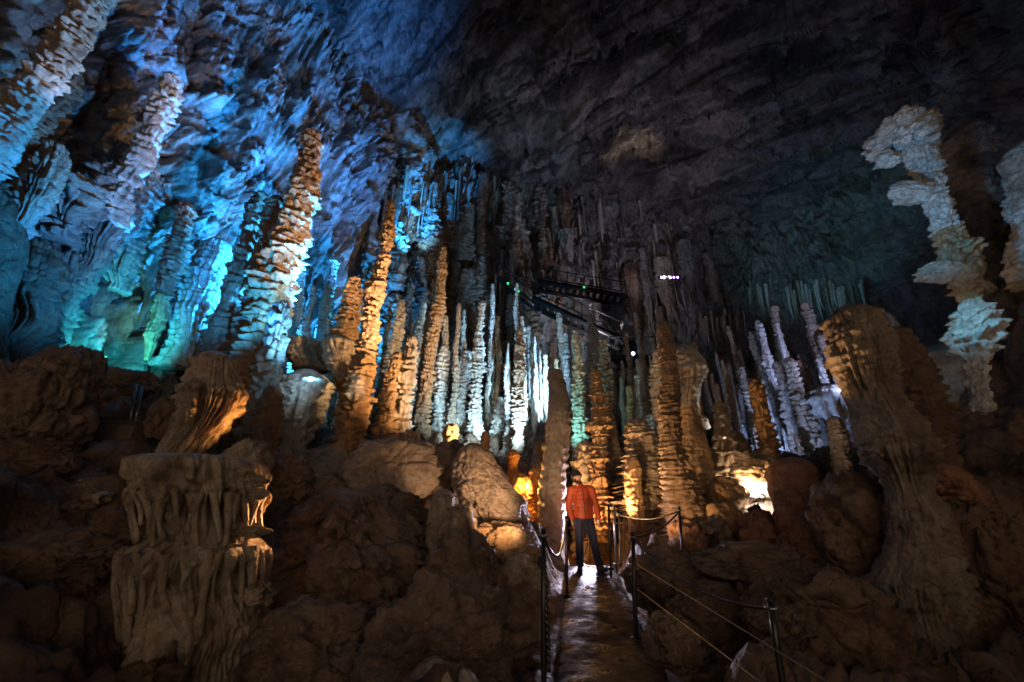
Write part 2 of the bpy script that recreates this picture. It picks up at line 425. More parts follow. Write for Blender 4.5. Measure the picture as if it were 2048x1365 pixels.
# --- left side, close to the blue wall
column('stalagmite', [(228, -30, 52), (180, 25, 60), (130, 98, 56), (78, 168, 52), (20, 250, 62), (-60, 370, 80)], 6.6, 'cream', 'ridged pink lit stalagmite cut by the top left corner', splits=SB, plate=.32, space=.34, ext=1.5)
column('stalagmite', [(132, 132, 46), (108, 180, 62), (76, 230, 72), (40, 290, 80), (0, 350, 90)], 7.8, 'brown', 'dark brown stalagmite just right of the pink ridged one at far left', plate=.4, space=.3, ext=1.5, splits=SB)
column('stalagmite', [(348, 152, 34), (330, 190, 46), (308, 250, 46), (285, 305, 48), (262, 350, 52), (240, 400, 70)], 10.5, 'white', 'ridged pale blue stalagmite high on the left wall, rounded top', plate=.42, space=.5, splits=SH, ground=False, ext=1.0)
column('flowstone_canopy', [(240, 340, 90), (235, 365, 130), (225, 400, 135), (215, 440, 120), (195, 490, 100), (170, 545, 70)], 10.9, 'grey', 'fringed grey flowstone bulge beneath the pale blue wall stalagmite', 'flowstone', flute=.7, plate=.26, nfl=18, noise=.25, splits=[('dome', .35), ('fringe', 1)], ground=False, ext=.6)
column('drapery', [(112, 285, 40), (98, 330, 66), (72, 380, 66), (45, 430, 50)], 8.2, 'cream', 'fan of straight pale drapery at the left edge above the dark boulder', 'drapery', flute=.9, plate=.14, space=.5, nfl=18, ground=False, noise=.2, ext=.3)
column('flowstone_canopy', [(150, 350, 60), (140, 380, 95), (128, 415, 100), (118, 450, 60)], 9.4, 'grey', 'small scalloped flowstone bulge right of the pale drapery fan', 'flowstone', flute=.7, plate=.4, noise=.3, nfl=14, ground=False)
DR = [([(66, 470, 70), (58, 520, 120), (44, 590, 130), (30, 660, 120), (14, 720, 90)], 9.6, 'brown', 'dark hanging drapery mass at the left edge above the rounded boulder', .8, 14),
      ([(150, 500, 40), (132, 550, 70), (110, 610, 76), (90, 670, 70), (76, 730, 40)], 10.6, 'grey', 'violet blue drapery with long folds left of the turquoise glow', .9, 18),
      ([(268, 450, 36), (258, 490, 60), (244, 530, 60), (232, 570, 36)], 11.6, 'cream', 'blue lit drapery hanging above the turquoise glow', .9, 16),
      ([(330, 580, 18), (320, 620, 30), (306, 670, 28), (296, 710, 10)], 12.2, 'ochre', 'yellowish pointed drapery at the right of the turquoise glow', .9, 12),
      ([(20, 400, 60), (4, 450, 90), (-16, 520, 80)], 8.8, 'white', 'bright blue drapery cut by the left edge', .8, 16),
      ([(300, 330, 36), (290, 380, 60), (272, 440, 64), (256, 490, 40)], 11.6, 'white', 'pale ribbed drapery right of the grey flowstone bulge', .9, 18)]
for pts, Y, m, lb, fl, nf in DR:
    column('drapery', pts, Y, m, lb, 'drapery', flute=fl, plate=.12, space=.5, nfl=nf, noise=.22, ground=False, ext=.2, wob=.3)
column('stalagmite', [(372, 405, 30), (366, 440, 40), (352, 490, 44), (338, 540, 46), (325, 585, 34)], 11.5, 'brown', 'dark fluted hanging column left of the pale drapery bars', 'column', flute=.5, plate=.35, ground=False, ext=.0)
column('drapery', [(440, 480, 60), (425, 530, 86), (405, 590, 90), (385, 650, 84), (365, 715, 70)], 13.5, 'white', 'white barred drapery on the wall left of the tall dark stalagmites', 'drapery', flute=.75, plate=.18, space=.5, nfl=14, noise=.12, splits=[('upper_folds', .45), ('lower_folds', 1)], ground=False)
column('stalagmite', [(528, 386, 36), (518, 430, 46), (505, 490, 50), (486, 560, 58), (465, 630, 66), (442, 700, 80), (425, 760, 90)], 12.6, 'brown', 'brown stalagmite with blue right edge, left of the tallest one', plate=.3, splits=SH)
column('stalagmite', [(627, 262, 38), (622, 300, 42), (612, 350, 54), (600, 410, 60), (585, 470, 72), (566, 535, 84), (548, 600, 80), (528, 670, 82), (505, 740, 96), (482, 810, 120)], 11.6, 'ochre', 'tallest rosy stalagmite rising in front of the blue wall', plate=.34, space=.36, noise=.2, splits=[('cap', .07), ('shaft', .75), ('base', 1)])
column('stalagmite', [(560, 392, 34), (550, 450, 50), (535, 530, 60), (515, 620, 66), (496, 710, 80)], 12.0, 'brown', 'dark brown stalagmite leaning against the left side of the tallest one', plate=.25, splits=SB)
column('stalagmite', [(566, 602, 30), (560, 650, 44), (545, 710, 56), (528, 780, 64), (512, 850, 76), (500, 905, 84)], 10.6, 'grey', 'blue edged stalagmite standing in front of the tallest one', plate=.4, splits=SH)
column('stalagmite', [(548, 770, 40), (545, 820, 58), (533, 880, 66), (525, 930, 74)], 9.6, 'brown', 'short brown stalagmite behind the front left stump', plate=.22, splits=SB)
for a in ((606, 520, 596, 610, 18, 'thin greenish stalagmite just right of the tallest rosy one'),
          (627, 572, 614, 650, 15, 'shortest thin greenish stalagmite right of the tallest rosy one'),
          (667, 520, 650, 640, 20, 'slim grey blue stalagmite midway between the rosy and golden giants')):
    column('stalagmite', [(a[0], a[1], a[4] * .8), ((a[0] + a[2]) / 2, (a[1] + a[3]) / 2, a[4]), (a[2], a[3], a[4] * 1.4), (a[2] - 6, a[3] + 60, a[4] * 1.8)], 17, 'white', a[5], plate=.35)
# --- middle forest
column('stalagmite', [(781, 402, 18), (777, 440, 24), (770, 490, 28), (760, 550, 34), (750, 610, 38), (738, 680, 44), (725, 750, 54), (712, 820, 62), (700, 890, 62), (688, 970, 62)], 10.2, 'ochre', 'tall golden stalagmite standing on the brown rock mound', plate=.36, space=.3, noise=.2, splits=[('cap', .06), ('shaft', .78), ('base', 1)])
column('stalagmite', [(710, 556, 26), (703, 590, 40), (696, 630, 46), (690, 668, 56)], 12.4, 'ochre', 'golden knob of stalagmite on top of the fringed canopies', plate=.38, splits=SB, ground=False)
column('flowstone_canopy', [(682, 672, 60), (684, 690, 96), (684, 712, 88), (688, 735, 92), (690, 758, 62), (688, 790, 40), (686, 815, 46)], 12.2, 'cream', 'double fringed pink canopy of flowstone with orange tip', 'flowstone', flute=.5, plate=.15, nfl=20, splits=[('upper_rim', .28), ('lower_rim', .62), ('tip', 1)], mats={'tip': 'orange'}, ground=False, ext=.2)
column('flowstone_canopy', [(618, 676, 60), (612, 690, 92), (612, 712, 86), (618, 730, 60)], 12.9, 'cream', 'fringed pinkish canopy left of the double one, hung over the pale bulb', 'flowstone', flute=.6, plate=0, nfl=20, ground=False, ext=.2)
column('stalagmite', [(622, 738, 60), (618, 770, 98), (612, 810, 100), (606, 840, 104), (598, 870, 74), (592, 910, 44), (588, 945, 34)], 11.2, 'white', 'pale bulbous stalagmite with white dripping fringe, left of the golden giant', flute=.6, plate=.22, nfl=16, noise=.22, splits=[('bulb', .5), ('fringe', .75), ('foot', 1)])
column('stalagmite', [(885, 494, 12), (882, 530, 18), (877, 580, 22), (869, 650, 26), (860, 720, 28), (852, 790, 34), (845, 850, 44), (838, 900, 60)], 14.0, 'ochre', 'slender golden stalagmite right of the golden giant', plate=.34, space=.26, splits=SB)
column('stalagmite', [(826, 672, 32), (820, 710, 42), (812, 760, 46), (804, 820, 54), (795, 885, 84)], 12.4, 'cream', 'sturdy warm white stalagmite with frilled plates right of the golden giant', plate=.4, splits=SH)
column('stalagmite', [(798, 704, 22), (790, 740, 30), (780, 790, 36), (768, 850, 52)], 12.0, 'ochre', 'short golden stalagmite between golden giant and sturdy frilled one', plate=.36)
column('stalagmite', [(804, 600, 18), (799, 650, 24), (790, 710, 28), (782, 780, 34), (776, 850, 44)], 15.4, 'white', 'pale blue stalagmite behind the short golden one', plate=.38)
column('stalagmite', [(848, 604, 15), (843, 650, 20), (836, 720, 24), (830, 800, 30), (826, 860, 40)], 15.8, 'white', 'pale blue stalagmite just left of the slender golden one', plate=.36)
column('stalagmite', [(963, 602, 15), (961, 650, 20), (957, 720, 26), (954, 790, 28), (952, 850, 34), (950, 890, 50)], 14.6, 'white', 'tall frosty blue stalagmite in the gap right of the pale ones', plate=.4, splits=SB)
column('stalagmite', [(934, 700, 18), (928, 750, 26), (920, 810, 32), (912, 880, 48)], 15.2, 'white', 'frosty blue stalagmite left of the tall frosty one', plate=.42)
column('stalagmite', [(888, 690, 18), (884, 740, 26), (880, 800, 32), (876, 880, 54)], 15.0, 'white', 'bright blue white stalagmite right behind the slender golden one', plate=.42)
column('stalagmite', [(1000, 793, 16), (998, 840, 24), (994, 900, 40)], 15.0, 'white', 'small dim blue stalagmite right of the tall frosty one', plate=.4)
column('stalagmite', [(972, 862, 16), (970, 900, 22), (968, 950, 30)], 11.8, 'ochre', 'small tan stalagmite behind the pale leaning boulder', plate=.3)
column('stalagmite', [(1021, 838, 14), (1018, 870, 26), (1014, 905, 38)], 14.2, 'white', 'cone shaped frilled stalagmite left of the beige plated one', plate=.4)
column('stalagmite', [(1040, 654, 16), (1038, 700, 22), (1036, 760, 26), (1034, 820, 32), (1035, 855, 26), (1036, 900, 30)], 13.4, 'cream', 'tall beige plated stalagmite above the short orange stump', plate=.42, splits=SB)
for a in ((1068, 735, 1072, 890, 12, 'thin grey needle stalagmite left of the thick brown plated one', 14.5),
          (1080, 700, 1085, 880, 9, 'thinnest needle stalagmite left of the thick brown plated one', 15),
          (1064, 690, 1060, 780, 12, 'short dim needle stalagmite behind the beige plated one', 17)):
    column('stalagmite', [(a[0], a[1], a[4] * .7), ((a[0] + a[2]) / 2, (a[1] + a[3]) / 2, a[4]), (a[2], a[3], a[4] * 1.4)], a[6], 'grey', a[5], plate=.25)
column('stalagmite', [(905, 847, 30), (903, 865, 36), (898, 890, 34), (892, 930, 44)], 10.2, 'ochre', 'short golden stump left of the pale leaning boulder', plate=.25, splits=SH)
column('stalagmite', [(1026, 899, 24), (1026, 915, 34), (1024, 930, 27), (1026, 960, 30), (1030, 1005, 40)], 10.6, 'orange', 'short orange stump with mushroom cap left of the person', plate=.15, flute=.3, splits=[('cap', .3), ('shaft', 1)])
column('stalagmite', [(1071, 935, 28), (1073, 950, 34), (1076, 968, 50), (1076, 985, 46), (1074, 1020, 36), (1074, 1060, 40)], 10.0, 'orange', 'glowing orange mushroom stalagmite beside the thick brown plated one', plate=.1, flute=.4, splits=[('cap', .5), ('shaft', 1)])
rock('rock', 1040, 968, 34, 44, 10.3, 'orange', 'small orange knob at the foot of the glowing mushroom stalagmite', 'rock', sub=4)
column('stalagmite', [(1109, 738, 38), (1110, 770, 46), (1110, 830, 50), (1110, 900, 54), (1109, 970, 56), (1108, 1040, 58), (1106, 1090, 66), (1104, 1140, 74)], 9.4, 'cream', 'thick brown plated stalagmite right behind the person on the left', plate=.3, space=.3, splits=SH)
column('stalagmite', [(1150, 667, 12), (1154, 700, 20), (1157, 760, 26), (1159, 820, 34), (1160, 880, 38), (1160, 940, 44)], 12.6, 'white', 'teal lit stalagmite above the head of the person', plate=.42, splits=SB)
column('stalagmite', [(1179, 621, 13), (1181, 670, 15), (1184, 730, 18), (1188, 800, 24)], 14.4, 'grey', 'tall thin grey stalagmite topping the cluster above the person', plate=.3)
column('stalagmite', [(1190, 655, 10), (1193, 700, 14), (1196, 760, 18)], 14.6, 'grey', 'thin stalagmite touching the right side of the tall thin grey one', plate=.3, ext=1)
column('stalagmite', [(1206, 677, 16), (1211, 720, 24), (1216, 780, 26), (1222, 850, 30), (1228, 930, 36), (1232, 1000, 44)], 11.8, 'cream', 'straight beige stalagmite right of the orange frilled one', plate=.32, splits=SB)
column('stalagmite', [(1190, 738, 24), (1192, 775, 30), (1195, 830, 40), (1198, 900, 48), (1200, 970, 52), (1202, 1040, 56)], 10.8, 'ochre', 'orange frilled stalagmite right behind the head of the person', plate=.4, space=.2, petals=7, splits=SH)
column('stalagmite', [(1168, 880, 26), (1166, 930, 40), (1160, 1000, 44), (1158, 1080, 50)], 11.4, 'cream', 'low frilled stalagmite hidden behind the shoulder of the person', plate=.4, petals=7)
column('stalagmite', [(1243, 752, 11), (1245, 800, 14), (1250, 850, 16), (1253, 900, 20)], 13.6, 'grey', 'thin dark grey stalagmite under the platform lamp', plate=.28)
column('stalagmite', [(1257, 770, 14), (1259, 810, 16), (1262, 860, 20)], 13.2, 'ochre', 'thin tan stalagmite right of the dark grey one under the platform lamp', plate=.3)
column('stalagmite', [(1271, 749, 11), (1274, 780, 15), (1278, 815, 20), (1283, 860, 30)], 13.4, 'white', 'thin teal stalagmite right of the platform lamp', plate=.36)
column('stalagmite', [(1298, 828, 18), (1301, 860, 24), (1304, 900, 30)], 12.6, 'white', 'short teal stalagmite in the gap left of the big brown column', plate=.36)
column('stalagmite', [(1272, 838, 50), (1284, 865, 78), (1294, 900, 92), (1302, 950, 104), (1308, 1010, 116), (1312, 1080, 126)], 10.6, 'cream', 'wide frilled mound of blue and orange lit plates right of the person', plate=.42, space=.22, petals=9, splits=SH)
column('stalagmite', [(1262, 912, 22), (1265, 940, 34), (1266, 1000, 42), (1268, 1075, 52), (1270, 1120, 60)], 9.6, 'ochre', 'low orange stalagmite standing behind the right hand posts', plate=.2, splits=SB)
column('stalagmite', [(1313, 700, 18), (1316, 740, 30), (1320, 800, 34), (1326, 860, 36)], 10.6, 'white', 'blue lit stalagmite hidden behind the big brown column', plate=.4, ext=1)
column('stalagmite', [(1322, 642, 26), (1324, 665, 34), (1328, 720, 40), (1336, 790, 46), (1344, 860, 52), (1350, 920, 58), (1360, 970, 76), (1368, 1010, 92), (1372, 1060, 100), (1376, 1120, 124)], 8.6, 'brown', 'big brown column stalagmite with flared foot right of the person', plate=.22, space=.17, noise=.14, splits=[('cap', .08), ('shaft', .7), ('base', 1)])
column('stalagmite', [(1364, 690, 34), (1374, 715, 52), (1384, 745, 66), (1382, 765, 44), (1378, 800, 34), (1384, 850, 40), (1392, 910, 56), (1398, 1000, 76)], 9.6, 'cream', 'mushroom topped stalagmite with white fringe behind the big brown column', plate=.1, flute=.5, nfl=14, splits=[('cap', .4), ('shaft', 1)], mats={'shaft': 'ochre'})
rock('rock', 1400, 845, 34, 26, 9.7, 'cream', 'pointed pale ledge sticking out under the mushroom topped stalagmite', 'rock', sub=4, ground=False)
column('stalagmite', [(1440, 802, 28), (1442, 830, 40), (1446, 870, 50), (1452, 920, 60), (1456, 970, 70)], 9.8, 'ochre', 'stubby cone stalagmite of tan plates left of the swept frilled one', plate=.32, space=.2, splits=SH)
column('stalagmite', [(1474, 863, 24), (1480, 900, 36), (1486, 950, 46)], 10.2, 'ochre', 'half hidden tan stalagmite between the stubby cone and the swept frilled one', plate=.34)
column('stalagmite', [(1456, 750, 12), (1462, 790, 14), (1469, 850, 16), (1474, 900, 20)], 12.4, 'brown', 'thin dark stalagmite behind the stubby cone', plate=.15)
column('stalagmite', [(1507, 757, 22), (1509, 775, 30), (1515, 810, 34), (1523, 840, 38), (1533, 870, 44), (1541, 895, 48), (1540, 930, 50)], 9.2, 'ochre', 'swept frilled orange stalagmite standing behind the red pot shaped one', plate=.42, space=.26, splits=SH)
# right back cluster
for a in ((1547, 610, 1572, 760, 20, 'leftmost tall thin stalagmite of the violet lit right cluster', 15.5),
          (1554, 722, 1590, 860, 26, 'shorter stalagmite with rounded top at left of the violet lit cluster', 13.6),
          (1575, 715, 1618, 870, 34, 'broad stalagmite with blue right edge in the violet lit cluster', 13.2),
          (1605, 604, 1645, 740, 24, 'tall stalagmite near the right end of the violet lit cluster', 15),
          (1600, 720, 1628, 810, 18, 'small slim stalagmite in the middle of the violet lit cluster', 14.5),
          (1643, 670, 1680, 800, 24, 'stalagmite of the violet lit cluster nearest the big right column', 14.5),
          (1775, 624, 1806, 700, 22, 'thin stalagmite showing above the shoulder of the big right column', 13)):
    mx, my = (a[0] + a[2]) / 2, (a[1] + a[3]) / 2
    column('stalagmite', [(a[0], a[1], a[4] * .7), (mx, my, a[4]), (a[2], a[3], a[4] * 1.35), (a[2] + 10, a[3] + 40, a[4] * 1.6)], a[6], 'cream', a[5], plate=.36, space=.3, group=None)
column('flowstone_canopy', [(1650, 770, 100), (1668, 800, 130), (1680, 850, 110), (1700, 900, 90), (1712, 960, 70)], 13.0, 'white', 'violet lit terraced flowstone behind the big right column', 'flowstone', flute=.4, plate=.35, nfl=14)
column('stalagmite', [(1668, 832, 28), (1674, 870, 40), (1684, 920, 46), (1694, 980, 56)], 9.6, 'brown', 'dark plated stalagmite left of the big right column', plate=.28, splits=SB)
# --- right side
column('stalagmite', [(1694, 612, 66), (1706, 640, 96), (1716, 690, 108), (1730, 740, 108), (1746, 790, 94), (1764, 825, 100), (1782, 870, 122), (1792, 915, 124), (1804, 955, 84), (1814, 990, 74), (1828, 1020, 104), (1840, 1080, 116), (1836, 1130, 128), (1830, 1165, 158), (1838, 1210, 150), (1852, 1260, 150), (1868, 1365, 180)], 5.6, 'dun', 'big dark waisted column in the right foreground', 'column', plate=.118, space=.24, flute=.5, nfl=13, noise=.14, nth=200, slab=.07, splits=[('crown', .27), ('upper_bulge', .52), ('middle_bulge', .7), ('base', 1)], ext=.9)
column('stalagmite', [(1776, 655, 46), (1800, 690, 66), (1822, 760, 78), (1848, 840, 74), (1868, 900, 70)], 6.4, 'brown', 'dark stalagmite leaning on the back of the big waisted column', plate=.2, splits=SB)
column('stalagmite', [(1880, 925, 70), (1900, 970, 96), (1925, 1050, 110), (1955, 1140, 140), (1990, 1240, 170)], 6.0, 'red', 'reddish ribbed column right of the big waisted one', 'column', plate=.2, space=.16, splits=SB, noise=.2)
column('stalagmite', [(1880, 690, 120), (1930, 720, 220), (1960, 780, 230), (1990, 860, 200), (2030, 960, 190)], 9.6, 'grey', 'wide dim rock shoulder under the twisted blue stalagmite', 'rock', plate=.12, noise=.25)
T = column('stalagmite', [(1838, 232, 60), (1832, 262, 80), (1842, 300, 58), (1862, 345, 40), (1874, 385, 48), (1884, 430, 44), (1898, 475, 54), (1915, 520, 72), (1930, 560, 58), (1944, 605, 34), (1948, 640, 88), (1955, 670, 96), (1962, 715, 50), (1966, 770, 34), (1972, 820, 40)], 7.0, 'white', 'twisted blue lit stalagmite with heavy tilted head, upper right', plate=.34, space=.34, noise=.3, petals=7, slab=.14, splits=[('head', .14), ('neck', .45), ('knotted_middle', .66), ('blue_bulge', .8), ('stem', 1)], mats={'knotted_middle': 'ochre'})
rock('side_knob', 1798, 276, 124, 74, 6.95, 'white', None, parent=T, rot=-28, sub=6, rough=.32)
rock('side_knob', 1776, 318, 36, 34, 6.95, 'white', None, parent=T, rot=-10, sub=5, rough=.3)
rock('side_knob', 1822, 386, 80, 34, 7.0, 'white', None, parent=T, rot=4, sub=5)
rock('side_knob', 1884, 547, 90, 36, 7.0, 'cream', None, parent=T, rot=2, sub=5)
rock('side_knob', 1960, 575, 50, 26, 6.9, 'cream', None, parent=T, rot=10, sub=5)
column('stalagmite', [(1920, 258, 56), (1925, 290, 84), (1945, 350, 92), (1965, 420, 96), (1990, 500, 100), (2020, 600, 110), (2050, 700, 130)], 8.2, 'ceil', 'dull grey stalagmite behind the twisted blue one', plate=.14, noise=.25, flute=.2, splits=SH)
column('stalagmite', [(2052, 285, 50), (2044, 320, 76), (2062, 360, 70), (2075, 420, 90), (2100, 520, 110)], 7.2, 'white', 'pale green topped stalagmite cut by the right edge', plate=.25, noise=.25, splits=SB)
column('stalagmite', [(1580, 914, 76), (1582, 930, 92), (1586, 970, 88), (1594, 1010, 82), (1602, 1050, 84), (1608, 1090, 90)], 7.6, 'red', 'flat topped reddish pot shaped stalagmite beside the floodlight', plate=.06, flute=.25, nfl=14, splits=[('rim', .2), ('body', 1)])
# grotto with the floodlight
rock('boulder', 1452, 990, 74, 60, 8.6, 'ochre', 'rounded tan boulder left of the bright floodlight', sub=5, flute=.06)
rock('boulder', 1528, 1008, 84, 140, 9.3, 'white', 'brilliantly lit white rock in the hollow behind the floodlight', sub=5)
rock('boulder', 1508, 936, 96, 50, 8.7, 'pale_boulder', 'overhanging pale boulder above the bright floodlight', sub=5, ground=False)
rock('boulder', 1444, 1050, 80, 70, 8.2, 'ochre', 'low tan boulder at the foot of the big brown column', sub=5)
rock('boulder', 1528, 1066, 84, 70, 7.6, 'red', 'ribbed reddish stump boulder below the floodlight', sub=5, flute=.12)
rock('boulder', 1630, 1060, 120, 130, 7.0, 'red', 'reddish boulder below the pot shaped stalagmite', sub=6, flute=.1)
rock('boulder', 1705, 1075, 150, 200, 6.4, 'brown', 'large dark boulder left of the big waisted column', sub=6)
rock('boulder', 1500, 1130, 220, 70, 6.4, 'boulder', 'long flat dark boulder below the reddish stump', sub=6)
rock('boulder', 1385, 1098, 90, 90, 8.0, 'red', 'reddish boulder against the foot of the big brown column', sub=5, flute=.1)
rock('boulder', 1325, 1165, 130, 110, 6.6, 'boulder', 'dark boulder behind the right hand chain', sub=5)
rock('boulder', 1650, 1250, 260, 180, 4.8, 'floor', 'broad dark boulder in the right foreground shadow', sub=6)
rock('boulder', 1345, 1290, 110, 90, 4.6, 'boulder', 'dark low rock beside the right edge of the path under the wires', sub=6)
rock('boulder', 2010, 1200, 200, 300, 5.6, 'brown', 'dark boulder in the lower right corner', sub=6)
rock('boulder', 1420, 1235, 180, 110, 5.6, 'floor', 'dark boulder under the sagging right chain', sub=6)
# --- boulders left of the path
column('boulder', [(690, 976, 50), (692, 990, 110), (690, 1020, 190), (686, 1060, 250), (690, 1110, 310), (700, 1170, 350), (700, 1240, 380), (690, 1320, 400)], 6.4, 'boulder', 'large brown pyramid shaped boulder in the left middle', 'boulder', plate=0, noise=.22, ext=.3, depth=.85, nth=220, slab=.26)
column('boulder', [(946, 886, 44), (948, 905, 64), (950, 935, 92), (962, 970, 120), (985, 1005, 130), (1000, 1040, 112), (1008, 1062, 80)], 8.4, 'pale_boulder', 'pale leaning boulder with rounded horn left of the person', 'boulder', plate=0, noise=.12, flute=.14, nfl=7, ext=.3, slab=.12, nth=170)
rock('boulder', 785, 950, 190, 130, 9.0, 'pale_boulder', 'smooth pale rounded boulder right of the golden giant', sub=6, rough=.14, cuts=4)
rock('boulder', 660, 945, 150, 100, 10.4, 'grey', 'grey boulder left of the golden giant', sub=6, rough=.16)
rock('boulder', 735, 975, 80, 60, 8.8, 'grey', 'small domed rock in front of the smooth pale boulder', sub=5)
rock('boulder', 640, 985, 90, 60, 8.6, 'pale_boulder', 'small pale rock above the brown pyramid boulder', sub=5)
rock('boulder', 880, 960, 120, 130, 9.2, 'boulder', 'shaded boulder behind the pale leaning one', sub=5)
column('stalagmite', [(888, 978, 34), (888, 990, 44), (884, 1020, 54), (876, 1050, 50), (868, 1075, 34), (860, 1110, 26)], 6.6, 'wet', 'small leaning stump with wet orange drips on brown rocks', flute=.4, plate=.12, nfl=12, splits=[('cap', .35), ('shaft', .75), ('foot', 1)], mats={'foot': 'orange'})
rock('boulder', 915, 1068, 86, 110, 6.9, 'wet', 'rounded wet boulder right of the small leaning stump', sub=5, flute=.06)
rock('boulder', 925, 1150, 150, 140, 6.0, 'boulder', 'brown boulder below the rounded wet one', sub=6)
rock('boulder', 1000, 1090, 150, 80, 7.4, 'ochre', 'orange lit boulder under the pale leaning one', sub=6)
rock('boulder', 1040, 1165, 110, 80, 6.4, 'wet', 'wet boulder left of the far left hand post', sub=6)
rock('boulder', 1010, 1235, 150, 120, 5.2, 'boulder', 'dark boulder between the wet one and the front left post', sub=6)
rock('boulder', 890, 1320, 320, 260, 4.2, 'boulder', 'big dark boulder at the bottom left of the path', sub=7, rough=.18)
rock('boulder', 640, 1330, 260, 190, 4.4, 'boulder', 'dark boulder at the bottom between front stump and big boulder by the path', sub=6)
rock('boulder', 770, 1030, 170, 90, 7.6, 'boulder', 'layered brown rock behind the small leaning stump', sub=6)
# --- left foreground
rng.uniform(size=3)
FS = column('stalagmite', [(398, 912, 150), (406, 922, 218), (408, 940, 234), (408, 962, 234), (406, 974, 216), (408, 986, 240), (406, 1002, 238), (404, 1014, 206), (402, 1040, 186), (400, 1078, 188), (400, 1092, 228), (398, 1106, 262), (396, 1120, 262), (392, 1136, 224), (396, 1180, 214), (404, 1220, 240), (408, 1262, 250), (398, 1310, 232), (392, 1365, 220)], 4.6, 'wet', 'big flat topped wet stump with fringes in the left foreground', flute=.45, nfl=12, noise=.12, flat=.08, plate=.1, space=.5, slab=.06, splits=[('flat_cap', .14), ('rim', .2), ('fringe', .41), ('base', 1)], nth=260)
for kx, ky, kw, kh in ((500, 962, 60, 26), (506, 990, 56, 22), (498, 1062, 70, 20), (300, 1066, 70, 22), (512, 1190, 70, 40), (310, 985, 60, 20)):
    rock('rim_knob', kx, ky, kw, kh, 4.5, 'wet', None, parent=FS, sub=5, rough=.3)
def drips(n, cx, y0, w0, y1, w1, thick, mt):
    o = np.array(FS.location)
    for q_ in range(n):
        a = R(-200 + 220 * (q_ + random.uniform(.2, .8)) / n)
        jy = random.uniform(-8, 6); ye = y1 + random.uniform(-.35, .1) * (y1 - y0)
        t = np.linspace(0, 1, 12); pts = []
        for u in t:
            c, k = P(cx, y0 + jy + (ye - y0) * u, 4.6); r = .5 * k * (w0 + (w1 - w0) * u) * (1 + .03 * math.sin(5 * u + q_))
            aa = a + .05 * math.sin(3 * u + q_ * 2)
            pts.append(c + np.array([r * math.cos(aa), r * math.sin(aa), 0]) - o)
        b = random.uniform(.6, 1.3) * thick
        mb = MB(); mb.tube(pts, b * (1.5 - 1.3 * t + .75 * np.maximum(t - .6, 0) * 2.2 + .14 * np.sin(9 * t + q_)), 12); mb.build('drip', M[mt], FS)
drips(22, 405, 988, 220, 1086, 204, .030, 'wet')
drips(20, 397, 1100, 242, 1250, 232, .034, 'wet')
column('stalagmite', [(432, 704, 66), (434, 720, 92), (434, 740, 100), (432, 762, 118), (430, 790, 148), (424, 820, 136), (410, 850, 122), (392, 880, 112), (372, 915, 108), (355, 960, 120)], 6.8, 'wet', 'tapering fringed stalagmite with glowing orange flank behind the front left stump', plate=.16, space=.4, flute=.8, nfl=14, nth=200, slab=.08, splits=[('cap', .25), ('bulge', .6), ('orange_foot', 1)])
rock('boulder', 65, 830, 180, 260, 6.4, 'boulder', 'big dark rounded boulder at the left edge below the blue wall', sub=6, flute=.1)
rock('boulder', 60, 930, 150, 90, 5.8, 'floor', 'low mossy dark boulder at the left edge', sub=6)
rock('boulder', 260, 985, 70, 80, 6.4, 'grey', 'small grey boulder left of the flat topped stump', sub=5)
rock('boulder', 330, 840, 70, 70, 7.6, 'brown', 'small brown boulder beside the left hand steps', sub=5)
rock('boulder', 490, 930, 90, 90, 6.6, 'wet', 'wet brown boulder between the front stump and the pale bulb', sub=5)
rock('boulder', 560, 960, 110, 100, 7.4, 'brown', 'brown layered boulder left of the pyramid shaped one', sub=6)
rock('boulder', 238, 1062, 130, 70, 4.8, 'floor', 'low dark rock touching the left side of the flat topped stump', sub=5)
rock('boulder', 120, 1150, 300, 130, 4.6, 'floor', 'long dark shelf of rock in the lower left', sub=6)
rock('boulder', 258, 772, 104, 60, 9.9, 'brown', 'pale ribbed boulder under the turquoise light', sub=5, flute=.12)
column('stalagmite', [(212, 712, 6), (206, 740, 16), (198, 770, 22), (188, 800, 28)], 11.0, 'ochre', 'small pointed cone stalagmite in the turquoise light', plate=.3)
column('boulder', [(720, 1000, 30), (722, 1020, 60)], 8.0, 'boulder', 'tiny brown rock on top of the pyramid boulder', plate=0, ext=.2)

FG = 'slender stalagmites filling the forest'
for k in range(116):
    px = random.uniform(570, 1330) if k < 84 else random.uniform(1120, 1420); base = random.uniform(800, 900) - max(0, 700 - px) * .3
    hgt = random.uniform(70, 250) * (1.15 - abs(px - 900) / 900); w = random.uniform(9, 19) * (.6 + hgt / 400)
    Y = 19.5 - (base - 780) * .045 + random.uniform(-.6, .6)
    if 1080 < px < 1250: Y += 1.5
    py = base - hgt; dx = (1024 - px) / (py + 1200) * -hgt
    column('stalagmite', [(px, py, w * .62), (px + dx * .3, py + hgt * .3, w * .85), (px + dx * .7, py + hgt * .7, w), (px + dx, base, w * 1.7)], Y, random.choice(['white', 'cream', 'cream', 'grey', 'ochre']),
           'slender knobbly stalagmite filling the gaps of the crowded stalagmite forest', 'stalagmite', FG, plate=random.uniform(.3, .5), ext=.6)
RFG = 'slender stalagmites on the right'
